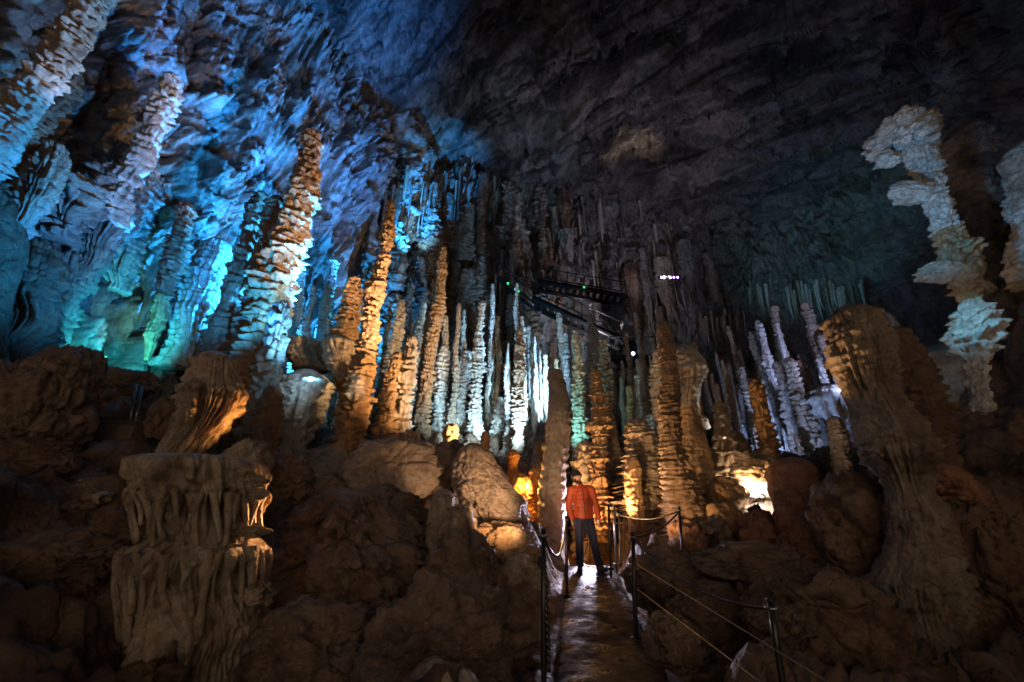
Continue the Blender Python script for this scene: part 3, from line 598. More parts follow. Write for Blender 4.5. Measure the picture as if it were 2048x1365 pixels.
for k in range(54):
    px = random.uniform(1385, 1740); base = random.uniform(850, 960)
    hgt = random.uniform(60, 230); w = random.uniform(10, 20) * (.6 + hgt / 350)
    Y = 15.5 - (base - 850) * .03 + random.uniform(-.5, .5)
    py = base - hgt; dx = (1024 - px) / (py + 1200) * -hgt
    column('stalagmite', [(px, py, w * .6), (px + dx * .3, py + hgt * .3, w * .85), (px + dx * .7, py + hgt * .7, w), (px + dx, base, w * 1.7)], Y, random.choice(['white', 'cream', 'grey', 'brown']),
           'slender dim stalagmite in the dark behind the right hand cluster', 'stalagmite', RFG, plate=random.uniform(.3, .5), ext=.6)
# blue lit formation high on the back slope
rock('flowstone_boss', 830, 400, 60, 110, 25.5, 'white', 'bright blue flowstone boss high above the golden giant', 'flowstone', ground=False, sub=5, flute=.15)
rock('flowstone_boss', 800, 375, 30, 70, 25.2, 'white', 'small white flowstone boss left of the bright blue one', 'flowstone', ground=False, sub=5, flute=.15)
rock('flowstone_boss', 825, 345, 34, 50, 26, 'white', 'uppermost small blue flowstone boss above the bright blue one', 'flowstone', ground=False, sub=5, flute=.15)

# ------------------------------------------------------------------ setting: walls, ceiling, floor, path
def path_c(y): return 0.25 + 0.145 * y
def path_z(y): return np.where(y < 9.1, 0.049 * y - 0.05 + 0.05 * np.clip(y - 7.5, 0, 2), 0.476 - 0.12 * (y - 9.1))

def catmull(A, n):
    A = np.asarray(A, float); k = len(A); t = np.linspace(0, k - 1.0001, n); i = t.astype(int); f = (t - i)[:, None]
    g = lambda j: A[np.clip(j, 0, k - 1)]
    a, b, c, d = g(i - 1), g(i), g(i + 1), g(i + 2)
    return 0.5 * ((2 * b) + (c - a) * f + (2 * a - 5 * b + 4 * c - d) * f ** 2 + (3 * b - a - 3 * c + d) * f ** 3)

TOP = [(-12, -8), (-17, 0), (-19, 8), (-17, 15), (-13, 20.5), (-10.6, 24), (-9.5, 29), (-3.5, 33.5), (4, 34), (13, 35), (22, 33), (29, 25), (29, 14), (24, 4), (15, -8)]
BOT = [(-10, -8), (-13, 0), (-14, 8), (-12.5, 15), (-11.5, 19.5), (-10.5, 22), (-7.5, 22.5), (-3, 23), (3, 25), (12, 28), (21, 27), (24, 21), (20, 13), (13, 4), (12, -8)]
NU, NV = 1500, 460
tp, bt = catmull(TOP, NU), catmull(BOT, NU)
v = np.linspace(0, 1, NV)
w = (v ** 0.75)[None, :, None]
XY = bt[:, None] * (1 - w) + tp[:, None] * w
Z = np.broadcast_to((-4 + 42 * v)[None], (NU, NV))
W = np.dstack([XY, Z])
tan = np.gradient(XY, axis=0); nrm = np.dstack([-tan[..., 1], tan[..., 0], tan[..., 0] * 0]); nrm /= np.linalg.norm(nrm, axis=2, keepdims=True)
ctr = np.array([3., 12.]); flip = np.sign(((ctr - XY) * nrm[..., :2]).sum(2, keepdims=True)); flip[flip == 0] = 1; nrm = nrm * flip   # into the cave
q = W.reshape(-1, 3)
wq = q + 1.2 * np.stack([fbm(q * .12 + 5, 2), fbm(q * .12 + 25, 2), fbm(q * .12 + 45, 2)], -1)
big = fbm(wq * np.array([.13, .13, .09]), 3)
blk = ridge(wq * np.array([.32, .32, .26]) + 9, 4)
strk = ridge(wq * np.array([1.1, 1.1, .14]) + 3, 4)
strk2 = ridge(wq * np.array([3.2, 3.2, .16]) + 13, 3)
fin = fbm(wq * np.array([2.6, 2.6, 1.1]) + 70, 5, .6)
wr_ = wq + .5 * np.stack([fbm(q * .6 + 2, 3), fbm(q * .6 + 22, 3), fbm(q * .6 + 42, 3)], -1)
sl1 = slabs(wr_ * np.array([.32, .32, .11]), 3, .9, 7)
sl2 = slabs(wr_ * np.array([.95, .95, .24]) + 7.7, 9, .9, 7)
sl3 = slabs(wr_ * np.array([2.4, 2.4, .7]) + 3.3, 21, .8, 6)
xs = q[:, 0]; ys = q[:, 1]
colz = sstep(18, 24, ys) * sstep(12, 4, xs)                 # back slope: close-set columns
strm = sstep(-.12, .2, fbm(q * .09 + 60, 2))                # where flowstone drapes the rock
rocky = (1 - .5 * strm) * (.25 + .75 * sstep(18.5, 13, ys))
lft = sstep(13, 17, ys) * sstep(2, -6, xs)
fold = ridge((q + .8 * fbm(q * .2 + 5, 2)[:, None]) * np.array([.75, .75, .045]) + 23, 2)
rib = ridge((q + .5 * fbm(q * .3, 2)[:, None]) * np.array([1.9, 1.9, .07]) + 63, 3)
disp = 2.0 * big + 0.5 * blk + (0.3 + 1.1 * colz + .7 * strm) * strk + (.16 + .36 * strm) * strk2 + .10 * ridge(wq * np.array([4.5, 4.5, 1.2]) + 31, 3) + (0.25 - .12 * lft) * fin + 0.35 * colz * fbm(q * np.array([1.2, 1.2, .9]), 3)
disp = disp + rocky * (1.6 * sl1 + .75 * sl2 + .18 * sl3) + .9 * lft * fold + (.45 + .35 * lft) * rib
terr = q[:, 2] * .42 + 2.2 * fbm(q * .25 + 33, 3); tf = terr - np.floor(terr)
disp = disp + 0.45 * (1 - tf) * sstep(0, .10, tf) * sstep(.0, .3, fbm(q * .15 + 90, 2))   # hanging shelves
V = q + nrm.reshape(-1, 3) * disp[:, None]
V[:, 2] += 0.5 * fbm(q * .5 + 12, 3)
fc = grid_faces(NU, NV)
wall = mesh('cave_wall', V, [fc], M['wall']); tag(wall, kind='structure')

# --- the crowded back slope: dim columns and needles, all much alike
BG = 'dim columns crowding the back slope'
wallv = V.reshape(-1, 3)
_d = wallv - EYE; _w = _d[:, 1] * CT + _d[:, 2] * ST; _ok = (_w > 4) & (_d[:, 1] > 5)
_px = CX + F * _d[:, 0] / np.where(_ok, _w, 1); _py = CY - F * (_d[:, 2] * CT - _d[:, 1] * ST) / np.where(_ok, _w, 1)
def wall_y(px, py):
    """how far away the rock wall stands where it shows at (px, py)"""
    m = _ok & (np.abs(_px - px) < 9) & (np.abs(_py - py) < 9)
    return float(wallv[m, 1].min()) if m.any() else 26.0
for k in range(95):
    py = random.uniform(360, 800); px = random.uniform(735 + max(0, (430 - py)) * .9, 1125)
    hgt = random.uniform(40, 110); w = random.uniform(12, 34)
    dx = (1024 - px) / (py + 1200) * -hgt
    Y = wall_y(px + dx, py + hgt) - .25
    column('stalagmite', [(px, py, w * .6), (px + dx * .5, py + hgt * .5, w), (px + dx, py + hgt, w * 1.5)], Y, random.choice(['grey', 'grey', 'cream', 'brown']),
           'dim weathered column among the crowd on the steep back slope', 'column', BG, plate=.5, noise=.3, ext=1.0, ground=False, space=random.uniform(.4, 1.0), flute=.3)
DG = 'curtains on the dark back wall'
for k in range(46):
    px = random.uniform(780, 1420); py = random.uniform(330, 520) + max(0, px - 1000) * .12
    if 1185 < px < 1350 and py < 480: py += 140
    hgt = random.uniform(70, 170); w = random.uniform(14, 40); Y = wall_y(px, py) - .1
    dx = (1024 - px) / (py + 1200) * -hgt
    column('drapery', [(px, py, w * .8), (px + dx * .3, py + hgt * .3, w), (px + dx * .7, py + hgt * .7, w * .7), (px + dx, py + hgt, w * .25)], Y, random.choice(['grey', 'grey', 'cream', 'brown', 'wall']),
           'dim folded stone curtain hanging on the dark back wall', 'drapery', DG, flute=.9, plate=.1, nfl=11, noise=.25, ext=0, ground=False, hang=True, depth=.7)
SG = 'thin needles hanging at the back'
for k in range(96):
    px = random.uniform(770, 1400); py = random.uniform(330, 560) if px < 1000 else random.uniform(390, 580)
    hgt = random.uniform(40, 130); w = random.uniform(2.4, 5); Y = wall_y(px, py) - .15
    dx = (1024 - px) / (py + 1200) * -hgt
    column('stalactite', [(px, py, w * 1.6), (px + dx * .5, py + hgt * .5, w), (px + dx, py + hgt, w * .4)], Y, random.choice(['cream', 'white', 'grey']),
           'thin pale needle stalactite hanging in front of the back slope', 'stalactite', SG, plate=.15, ext=0, ground=False, hang=True, nth=12)
RG = 'fringe of stalactites on the right back wall'
for k in range(56):
    px = random.uniform(1398, 1725); py = (648 if px < 1490 else 590) + random.uniform(-10, 12)
    hgt = random.uniform(15, 50); w = random.uniform(2, 4.5); Y = wall_y(px, py) - .12
    dx = (1024 - px) / (py + 1200) * -hgt
    column('stalactite', [(px, py - 20, w * 1.8), (px + dx * .5, py + hgt * .5, w), (px + dx, py + hgt, w * .35)], Y, random.choice(['white', 'cream']),
           'teal lit stalactite in the fringe on the right back wall', 'stalactite', RG, plate=.12, ext=0, ground=False, hang=True, nth=12)
CG = 'small stalactites on the dark ceiling'

nx, ny = 560, 480
gx, gy = np.meshgrid(np.linspace(-30, 34, nx), np.linspace(-10, 42, ny), indexing='ij')
q = np.stack([gx, gy, gx * 0 + 33], -1).reshape(-1, 3)
wq = q + 1.5 * np.stack([fbm(q * .1 + 5, 2), fbm(q * .1 + 25, 2), fbm(q * .1 + 45, 2)], -1)
x, y = q[:, 0], q[:, 1]
rc_ = np.stack([wq[:, 0] * .8 - wq[:, 1] * .6, wq[:, 0] * .6 + wq[:, 1] * .8, wq[:, 2] * 0], -1) + .6 * fbm(q * .5, 3)[:, None]
zz = 33 + 2.6 * fbm(wq * .08 + 3, 3) - 1.2 * ridge(wq * np.array([.22, .14, .2]) + 8, 4) - .2 * ridge(wq * .7 + 1, 4) - .3 * fbm(rc_ * np.array([.9, 2.6, 1]) + 4, 5, .6)
zz = zz + 1.3 * slabs(rc_ * np.array([.09, .34, 1]), 4, .9, 6) + .8 * slabs(rc_ * np.array([.22, .9, 1]), 14, .9, 6) + .4 * slabs(rc_ * np.array([.5, 1.9, 1]), 24, .8, 6) + 1.0 * ridge(rc_ * np.array([.07, .5, 1]) + 44, 5)
s = (x * .55 + y * .85) * .22 + 1.3 * fbm(wq * .1 + 51, 2); sf = s - np.floor(s)
zz = zz - 1.1 * sf * sstep(1, .9, sf)                         # broken strata steps
zz = zz - 9 * sstep(8, 30, x) * sstep(6, 30, y) - 4 * np.clip((y - 30) / 10, 0, 1) + 0.10 * np.clip(-x - 10, 0, 20)
dx, dy = x - 12.6, y - 31.2
zz = zz + 7 * np.exp(-(dx * dx / 7 + dy * dy / 7))            # dark shaft
q[:, 2] = zz
cl = mesh('cave_ceiling', q, [grid_faces(nx, ny)[:, ::-1]], M['ceil']); tag(cl, kind='structure')

gx, gz = np.meshgrid(np.linspace(-30, 34, 120), np.linspace(6.0, 38, 70), indexing='ij')
qq = np.stack([gx, gx * 0 - 8.5, gz], -1).reshape(-1, 3); qq[:, 1] += 1.2 * fbm(qq * .3, 4); qq[:, 2] += np.where(qq[:, 2] < 6.5, .9 * fbm(qq * .4 + 9, 3), 0)
tag(mesh('cave_wall', qq, [grid_faces(120, 70)], M['wall']), kind='structure')  # unseen rear sheet, added to block world light above a low opening

# floor follows what stands on it
ctrl = list(BASES) + [(-3.5, 1.5, .15, 1), (-6, 2, .5, 1), (-9, 3, .8, 1), (-2, 3, .1, 1), (3, 2, -.35, 1), (5, 3, -.5, 1), (8, 3, -.3, 1), (3, 4.5, -.35, 1), (12, 5, .5, 1),
    (-6, 7, 1.4, 1), (-8, 9, 2.4, 1), (-11, 11, 3.2, 1), (-12, 6, 2, 1), (0, 14, 3, 1), (5, 14, 2.4, 1), (0, 20, 5, 1), (6, 20, 4, 1), (12, 20, 4, 1), (-8, 18, 6, 1), (14, 10, 2, 1), (18, 12, 3, 1), (16, 25, 5, 1), (0, 27, 7, 1), (-6, 24, 8, 1), (0, -6, -.3, 1), (-10, -6, 0, 1), (10, -6, 0, 1), (22, 20, 5, 1), (-14, 0, 1, 1)]
for a in ((205, 915, 7.3), (265, 905, 7.4), (150, 900, 7.3), (205, 840, 9.6), (250, 835, 9.6)):
    c = P(*a)[0]; ctrl += [(c[0], c[1], c[2] - .1, .3)] * 3
ctrl = np.array(ctrl)
nx, ny = 620, 640
gx, gy = np.meshgrid(np.linspace(-17, 26, nx), np.linspace(-8, 32, ny), indexing='ij')
q = np.stack([gx, gy, gx * 0], -1).reshape(-1, 3)
num = np.zeros(len(q)); den = np.zeros(len(q))
for (bx, by, bz, br) in ctrl:
    d2 = (q[:, 0] - bx) ** 2 + (q[:, 1] - by) ** 2
    wgt = 1 / (d2 + 0.12 + 0.3 * br * br) ** 1.7
    num += wgt * bz; den += wgt
zf = num / den
zw = q + .3 * np.stack([fbm(q * .8, 3), fbm(q * .8 + 20, 3), fbm(q * .8 + 40, 3)], -1)
zf += .40 * slabs(zw * np.array([.75, .75, 1]), 5, .9, 8) + .20 * slabs(zw * np.array([1.9, 1.9, 1]), 15, .9, 8) + .09 * slabs(zw * np.array([4.5, 4.5, 1]), 25, .9, 7)
zf += 0.30 * fbm(q * .5 + 7, 4) + 0.16 * ridge(q * 1.3 + 2, 4) + .05 * fbm(q * 6, 3)
pd = np.abs(q[:, 0] - path_c(q[:, 1]))
pm = sstep(.98, 0.55, pd) * sstep(12.5, 10.5, q[:, 1])
zf = zf * (1 - pm) + (path_z(q[:, 1]) - 0.12) * pm
q[:, 2] = zf
fl = mesh('cave_floor', q, [grid_faces(nx, ny)], M['floor']); tag(fl, kind='structure')

yy = np.linspace(-3, 12.5, 700); uu = np.linspace(-1, 1, 60)
gy, gu = np.meshgrid(yy, uu, indexing='ij')
hw = 0.50
X = path_c(gy) + gu * hw * (1 + .06 * fbm(np.stack([gy, gu * 0 + 3, gu * 0], -1).reshape(-1, 3) * 1.5, 2).reshape(gy.shape))
Zp = path_z(gy) + .035 * fbm(np.stack([X * 2.2, gy * 4.5, gy * 0], -1).reshape(-1, 3), 5, .6).reshape(gy.shape) - .05 * np.abs(gu) ** 6
Zp = np.where(np.abs(gu) > .98, Zp - .2, Zp)
pth = mesh('path', np.stack([X, gy, Zp], -1).reshape(-1, 3), [grid_faces(700, 60)[:, ::-1]], M['path']); tag(pth, kind='structure')

zf2 = zf.reshape(nx, ny)
LG = 'small loose rocks on the cave floor'
for k in range(90):
    if k < 60: X_, Y_ = random.uniform(-6, 4.5), random.uniform(1.6, 7.5)
    else: X_, Y_ = random.uniform(-3, 5), random.uniform(6, 10.5)
    if abs(X_ - path_c(Y_)) < .75: continue
    zt = zf2[int((X_ + 17) / 43 * (nx - 1)), int((Y_ + 8) / 40 * (ny - 1))]
    v, f = ico(4); sd = rng.uniform(0, 90); r = 1 + .5 * slabs(v * 1.2 + sd, k, 1.1, 9) + .15 * fbm(v * 4 + sd, 3)
    sc = random.uniform(.06, .24) * np.array([1, random.uniform(.7, 1.2), random.uniform(.5, .8)])
    o = mesh('rock', v * r[:, None] * sc, [f], M[random.choice(['boulder', 'brown', 'floor', 'wet'])]); o.location = (X_, Y_, zt + sc[2] * .3); o.rotation_euler.z = random.uniform(0, 6)
    tag(o, 'small loose angular rock lying on the dark cave floor', 'rock', LG)

# ceiling stalactites hang from the ceiling sheet
def ceil_z(xx, yy):
    dg = (q_c[:, 0] - xx) ** 2 + (q_c[:, 1] - yy) ** 2
    return q_c[np.argmin(dg), 2]
q_c = np.empty(len(cl.data.vertices) * 3, np.float32); cl.data.vertices.foreach_get('co', q_c); q_c = q_c.reshape(-1, 3)
for k in range(22):
    xx, yv = random.uniform(-6, 16), random.uniform(16, 30)
    zt = ceil_z(xx, yv) + .3; ln = random.uniform(.8, 2.2); r0 = random.uniform(.1, .22)
    mb = MB(); tt = np.linspace(0, 1, 14)
    mb.tube([(xx + .05 * math.sin(7 * t + k), yv, zt - ln * t) for t in tt], r0 * (1 - tt * .85) * (1 + .12 * np.sin(tt * 23 + k)), 10)
    tag(mb.build('stalactite', M['ceil']), 'small dark stalactite hanging alone from the ceiling', 'stalactite', CG)

# ------------------------------------------------------------------ railings
def post(px, pt, pxb, pb, Y, rad, mat, label, zb=None):
    a, _ = P(px, pt, Y); b, _ = P(pxb, pb, Y)
    if zb is not None: b[2] = zb
    root = empty('railing_post', b); tag(root, label, 'post')
    mb = MB(); mb.tube([(0, 0, -.15), *[tuple((a - b) * t) for t in (0.02, .5, .999)]], rad, 12); mb.build('upright', M[mat], root)
    mb = MB(); mb.ball(a - b, (rad * 1.25, rad * 1.25, rad * .7), 2); mb.build('cap', M[mat], root)
    mb = MB(); mb.tube([(0, 0, -.03), (0, 0, .012)], rad * 2.6, 14); mb.build('base_plate', M[mat], root)
    mb = MB(); r = rad * 1.1
    th = np.linspace(0, 2 * np.pi, 15)
    mb.tube([((a - b)[0] + (r + .012) * math.cos(t), (a - b)[1] + (r + .012) * math.sin(t), (a - b)[2] - .045) for t in th], .011, 6, cap=False); mb.build('eye_ring', M['galv'], root)
    return a
pA = post(1087, 1060, 1088, 1443, 3.7, .021, 'steel', 'dark post with hanging chain at the front left of the path')
pB = post(1132, 1034, 1134, 1192, 7.2, .023, 'steel', 'dark post on the left of the path just before the person')
pC = post(1217, 1002, 1221, 1136, 8.1, .022, 'steel', 'dark tall post just right of the person')
pD = post(1228, 1010, 1232, 1128, 9.0, .024, 'galv', 'grey post right behind the dark tall one near the person', )
pE = post(1238, 1028, 1241, 1128, 9.7, .022, 'galv', 'brightly edged grey post farthest back on the right of the person')
pF = post(1265, 1066, 1272, 1278, 5.3, .024, 'steel', 'dark post where two chains meet at right of the path')
pG = post(1358, 1015, 1370, 1165, 7.4, .022, 'steel', 'dark leaning post in front of the big brown column')
pH = post(1540, 1200, 1570, 1400, 3.1, .020, 'steel', 'dark post at the lower right end of the sagging chain')

def chain(a, b, sag, label, rad=.012, mat='chain', n=160, cat='chain', name='chain', tw=.045):
    t = np.linspace(0, 1, n)[:, None]; p = np.asarray(a) * (1 - t) + np.asarray(b) * t
    p[:, 2] -= sag * 4 * (t * (1 - t))[:, 0]
    mb = MB(); mb.tube(p, rad, 8, twist=tw); return tag(mb.build(name, M[mat]), label, cat)
lo = np.array([0, 0, -.05])
chain(pA + lo, pB + lo, .30, 'dark chain sagging between the two left hand posts')
chain(pA + lo, pA + np.array([.01, -.03, -.95]), 0, 'dark chain hanging down along the front left post', .013)
chain(pC + lo + np.array([0, 0, -.12]), pG + lo, .14, 'chain with bright glints from the dark tall post to the leaning post')
chain(pF + lo, pG + lo, .08, 'short dark chain between the two chain post and the leaning post')
chain(pF + lo, pH + lo, .16, 'long dark chain sagging to the lower right post')
chain(pD + lo, pE + lo, .05, 'short bright chain between the two grey posts', .009)
e1, _ = P(1668, 1372, 2.2); e2, _ = P(1530, 1372, 2.4); s1, _ = P(1268, 1126, 5.28); s2, _ = P(1271, 1176, 5.28)
for s, e, lb in ((s1, e1, 'upper thin steel wire running from the two chain post to lower right'), (s2, e2, 'lower thin steel wire running from the two chain post to lower right')):
    mb = MB(); mb.tube([s * (1 - t) + e * t for t in np.linspace(0, 1, 30)], .003, 6); tag(mb.build('wire', M['wire']), lb, 'wire')

# left hand steps with a rail
st = empty('stairs', P(205, 870, 8.0)[0]); tag(st, 'worn dim steps at left under the turquoise light', 'stairs')
for k in range(6):
    c, sc = P(205 + 4 * k, 872 - 11 * k, 7.6 + .42 * k)
    mb = MB(); mb.box(c - np.array(st.location), (1.5, .46, .30), bev=.02); mb.build('step', M['wood'], st)
rl = empty('handrail', P(258, 866, 8.2)[0]); tag(rl, 'grey metal handrail beside the left hand steps', 'handrail')
o = np.array(rl.location)
a0, a1 = P(256, 866, 8.2)[0], P(272, 768, 8.2)[0]; b0, b1 = P(228, 830, 10)[0], P(238, 770, 10)[0]; c0, c1 = P(266, 866, 8.25)[0], P(284, 772, 8.3)[0]
for x0, x1 in ((a0, a1), (b0, b1), (c0, c1)):
    mb = MB(); mb.tube([x0 - o, x1 - o], .028, 10); mb.build('post', M['galv'], rl)
for f in (1.0, .55):
    mb = MB(); mb.tube([a0 + (a1 - a0) * f - o, b0 + (b1 - b0) * f - o], .016, 8); mb.build('rail', M['galv'], rl)

# steel stairway at the back
def stair(name, A, B, Y0, Y1, label, width=1.2, led=()):
    a, b = P(*A, Y0)[0], P(*B, Y1)[0]; d = b - a; L = np.linalg.norm(d); u = d / L
    side = np.cross(u, [0, 0, 1]); side /= np.linalg.norm(side)
    root = empty(name, b); tag(root, label, 'stairway')
    for sgn in (-1, 1):
        mb = MB(); off = side * sgn * width / 2
        ang = Matrix((Vector(u), Vector(side), Vector(np.cross(u, side)))).transposed()
        mb.box((a + b) / 2 + off - b, (L, .08, .32), ang); mb.build('stringer', M['steel'], root)
        mb = MB(); mb.tube([a + off + (0, 0, 1.1) - b, off + (0, 0, 1.1)], .035, 8); mb.build('handrail', M['steel'], root)
        n = int(L / 1.6)
        for k in range(n + 1):
            q0 = a + d * k / n + off - b; mb = MB(); mb.tube([q0, q0 + (0, 0, 1.1)], .025, 6); mb.build('baluster', M['steel'], root)
    n = max(4, int(L / .45))
    for k in range(n):
        mb = MB(); q0 = a + d * (k + .5) / n - b; mb.box(q0 + (0, 0, .05), (.28, width - .1, .04), Matrix.Rotation(math.atan2(side[1], side[0]) - R(90), 3, 'Z')); mb.build('tread', M['steel'], root)
    for f in led:
        mb = MB(); mb.ball(a + d * f + side * (width / 2 + .06) * (1 if (side[1] < 0) else -1) - b + (0, 0, .1), .07, 2); mb.build('indicator_lamp', M['led_green'], root)
stair('metal_stairway', (1005, 565), (1075, 618), 22, 21, 'short dark upper stairway with green lamps at the back', led=(.3, .6))
stair('metal_stairway', (1068, 606), (1275, 705), 21, 20, 'long dark diagonal stairway descending at the back', 1.3)
stair('metal_walkway', (1075, 572), (1250, 602), 24, 24, 'dark level walkway with one green lamp below the ceiling', 1.2, led=(.52,))
pr = empty('platform', P(1262, 720, 19.5)[0]); tag(pr, 'dark viewing platform with a bright blue lamp', 'platform'); o = np.array(pr.location)
mb = MB(); mb.box((0, 0, -.1), (2.4, 1.4, .2), bev=.02); mb.build('deck', M['steel'], pr)
mb = MB(); mb.tube([(-1.2, -.7, 1), (1.2, -.7, 1)], .03, 8); mb.build('rail', M['galv'], pr)
for xx in (-1.15, 0, 1.15):
    mb = MB(); mb.tube([(xx, -.7, 0), (xx, -.7, 1)], .025, 8); mb.build('baluster', M['steel'], pr)
mb = MB(); mb.ball((-.1, -.78, .05), .09, 3); mb.build('lamp', M['led_blue'], pr)
bar = empty('lamp_bar', P(1340, 555, 24)[0]); tag(bar, 'row of five violet white spotlights on a dark bar high at the back', 'spotlight')
mb = MB(); mb.box((0, .15, .12), (1.6, .12, .1), bev=.02); mb.build('bar', M['steel'], bar)
for k, xx in enumerate((-.62, -.42, -.02, .24, .5)):
    mb = MB(); mb.box((xx, .05, -.04), (.16, .2, .2), bev=.03); h = mb.build('lamp_head', M['black'], bar)
    mb = MB(); mb.ball((xx, -.07, -.05 + .03 * (k == 1)), (.08, .03, .08), 3); mb.build('lens', M['led_violet'], h)
fl_ = empty('floodlight', P(1513, 1032, 8.2)[0]); tag(fl_, 'dark floodlight standing on rocks before the bright pale hollow', 'floodlight')
mb = MB(); mb.box((0, 0, .08), (.22, .14, .2), Matrix.Rotation(R(-25), 3, 'Y'), bev=.02); mb.build('housing', M['black'], fl_)
mb = MB(); mb.tube([(-.14, 0, -.1), (-.14, 0, .08), (.14, 0, .08), (.14, 0, -.1)], .012, 6); mb.build('bracket', M['steel'], fl_)
mb = MB(); mb.box((.05, .08, .12), (.16, .012, .14), Matrix.Rotation(R(-25), 3, 'Y'), bev=.004); mb.build('lens', M['led_white'], fl_)

# ------------------------------------------------------------------ person
def capsule(mb, a, b, ra, rb, n=14):
    a, b = np.asarray(a, float), np.asarray(b, float); d = b - a; L = np.linalg.norm(d); u = d / max(L, 1e-6)
    t = np.concatenate([-np.cos(np.linspace(0, np.pi / 2, 5)), [0.5], np.sin(np.linspace(0, np.pi / 2, 5)) + 1])
    pts, rr = [], []
    for k in np.linspace(-90, 0, 6): pts.append(a + u * ra * math.sin(R(k))); rr.append(max(1e-4, ra * math.cos(R(k))))
    for k in np.linspace(0, 90, 6): pts.append(b + u * rb * math.sin(R(k))); rr.append(max(1e-4, rb * math.cos(R(k))))
    mb.tube(pts, rr, n)
def remesh(mb, vox, smooth=4):
    o = mb.build('tmp', M['skin'])
    r = o.modifiers.new('r', 'REMESH'); r.mode = 'VOXEL'; r.voxel_size = vox
    s = o.modifiers.new('s', 'SMOOTH'); s.factor = .5; s.iterations = smooth
    bpy.context.view_layer.update()
    ev = o.evaluated_get(bpy.context.evaluated_depsgraph_get()); me = bpy.data.meshes.new_from_object(ev)
    v = np.empty(len(me.vertices) * 3, np.float32); me.vertices.foreach_get('co', v)
    f = [np.array([p.vertices[:] for p in me.polygons if len(p.vertices) == k]) for k in (3, 4)]
    bpy.data.objects.remove(o)
    return v.reshape(-1, 3), [x for x in f if len(x)]
fz = float(path_z(np.array(8.65)))
man = empty('person', (P(1174, 1140, 8.65)[0][0], 8.65, fz + .005))
tag(man, 'standing man in orange red jacket, dark trousers and beanie, looking up to the right', 'person')
HX = -.085
sh = {-1: (-.205, .0, 1.44), 1: (.195, .0, 1.44)}
el = {-1: (-.282, .03, 1.15), 1: (.268, .03, 1.15)}
wr = {-1: (-.245, -.06, .90), 1: (.285, -.04, .90)}
hp = {-1: (-.085, 0, .93), 1: (.095, 0, .93)}
kn = {-1: (-.115, -.02, .5), 1: (.165, -.02, .5)}
an = {-1: (-.12, .01, .10), 1: (.235, .01, .10)}
yaw = R(38); fd = np.array([math.sin(yaw), -math.cos(yaw), .12])     # where the face looks
hd = np.array([HX, -.01, 1.665]); rt_ = np.array([math.cos(yaw), math.sin(yaw), 0]); upv = np.array([0, 0, 1.])
mb = MB()
capsule(mb, (0, 0.02, 1.0), (-.01, 0.02, 1.36), .09, .09); capsule(mb, (-.15, 0.01, 1.42), (.14, 0.01, 1.42), .045, .045)
capsule(mb, (-.03, 0, 1.4), hd - upv * .06, .06, .056)
mb.ball(hd + upv * .03, (.078, .092, .098), 3, Matrix.Rotation(yaw, 3, 'Z')); mb.ball(hd + fd * .025 - upv * .055, (.056, .06, .062), 3, Matrix.Rotation(yaw, 3, 'Z'))
capsule(mb, hd + fd * .085 + upv * .025, hd + fd * .112 - upv * .012, .012, .016)      # nose
capsule(mb, hd + fd * .09 + upv * .042 - rt_ * .035, hd + fd * .09 + upv * .042 + rt_ * .035, .012, .012)   # brow
for e in (-1, 1): mb.ball(hd + rt_ * .08 * e - fd * .01 + upv * .005, (.012, .024, .034), 2, Matrix.Rotation(yaw, 3, 'Z'))
for e in (-1, 1):
    capsule(mb, hp[e], kn[e], .075, .05); capsule(mb, kn[e], an[e], .05, .036); capsule(mb, an[e], np.array(an[e]) + (0.015 * e, -.05, -.045), .03, .028)
    capsule(mb, sh[e], el[e], .048, .038); capsule(mb, el[e], wr[e], .038, .026)
    w0 = np.array(wr[e]); pl = w0 + (0.004 * e, -.012, -.075)
    mb.ball((w0 + pl) / 2 - upv * .012, (.02, .04, .05), 2)
    for j, (yo, ln) in enumerate(((-.033, .062), (-.012, .072), (.010, .066), (.030, .052))):
        k0 = pl + (0, yo, 0); k1 = k0 + (-.006 * e, -.004, -ln * .55); k2 = k1 + (-.018 * e, -.006, -ln * .45)
        capsule(mb, k0, k1, .0095, .009, 8); capsule(mb, k1, k2, .009, .0075, 8)
    t0 = w0 + (-.004 * e, -.035, -.035); t1 = t0 + (-.008 * e, -.022, -.035); capsule(mb, t0, t1, .012, .010, 8); capsule(mb, t1, t1 + np.array((-.006 * e, -.004, -.028)), .010, .008, 8)
v, f = remesh(mb, .0065, 2); mesh('body', v, f, M['skin'], man)
mb = MB()
capsule(mb, (.005, 0, .95), (0, 0, 1.2), .19, .185, 24); capsule(mb, (0, 0, 1.2), (-.01, 0, 1.37), .19, .165, 24)
for e in (-1, 1):
    capsule(mb, (.07 * e - .01, .0, 1.45), sh[e], .085, .085); capsule(mb, sh[e], el[e], .085, .068); capsule(mb, el[e], np.array(wr[e]) + (0, 0, .02), .068, .05)
capsule(mb, (-.03, .0, 1.47), (-.045, .015, 1.54), .088, .08)                       # collar and hood
capsule(mb, (-.12, .09, 1.48), (.07, .09, 1.48), .06, .06)
v, f = remesh(mb, .011, 4)
v = v.copy(); sel = np.abs(v[:, 0]) < .4
v[:, 1] *= np.where(np.abs(v[:, 0]) < .17, .74, 1)
keep = v[:, 2] < .905; tors = np.abs(v[:, 0]) < .19
v[:, 2] = np.where(keep & tors, .905 + (v[:, 2] - .905) * .08, v[:, 2])
nr = v[:, :2] - np.array([0, 0]); nl = np.linalg.norm(nr, axis=1)[:, None] + 1e-6
v[:, :2] += nr / nl * (.006 * np.abs(np.sin(v[:, 2] * np.pi / .075)) - .003)[:, None] + .004 * fbm(v * 14, 3)[:, None]
jk = mesh('jacket', v, f, M['jacket'], man)
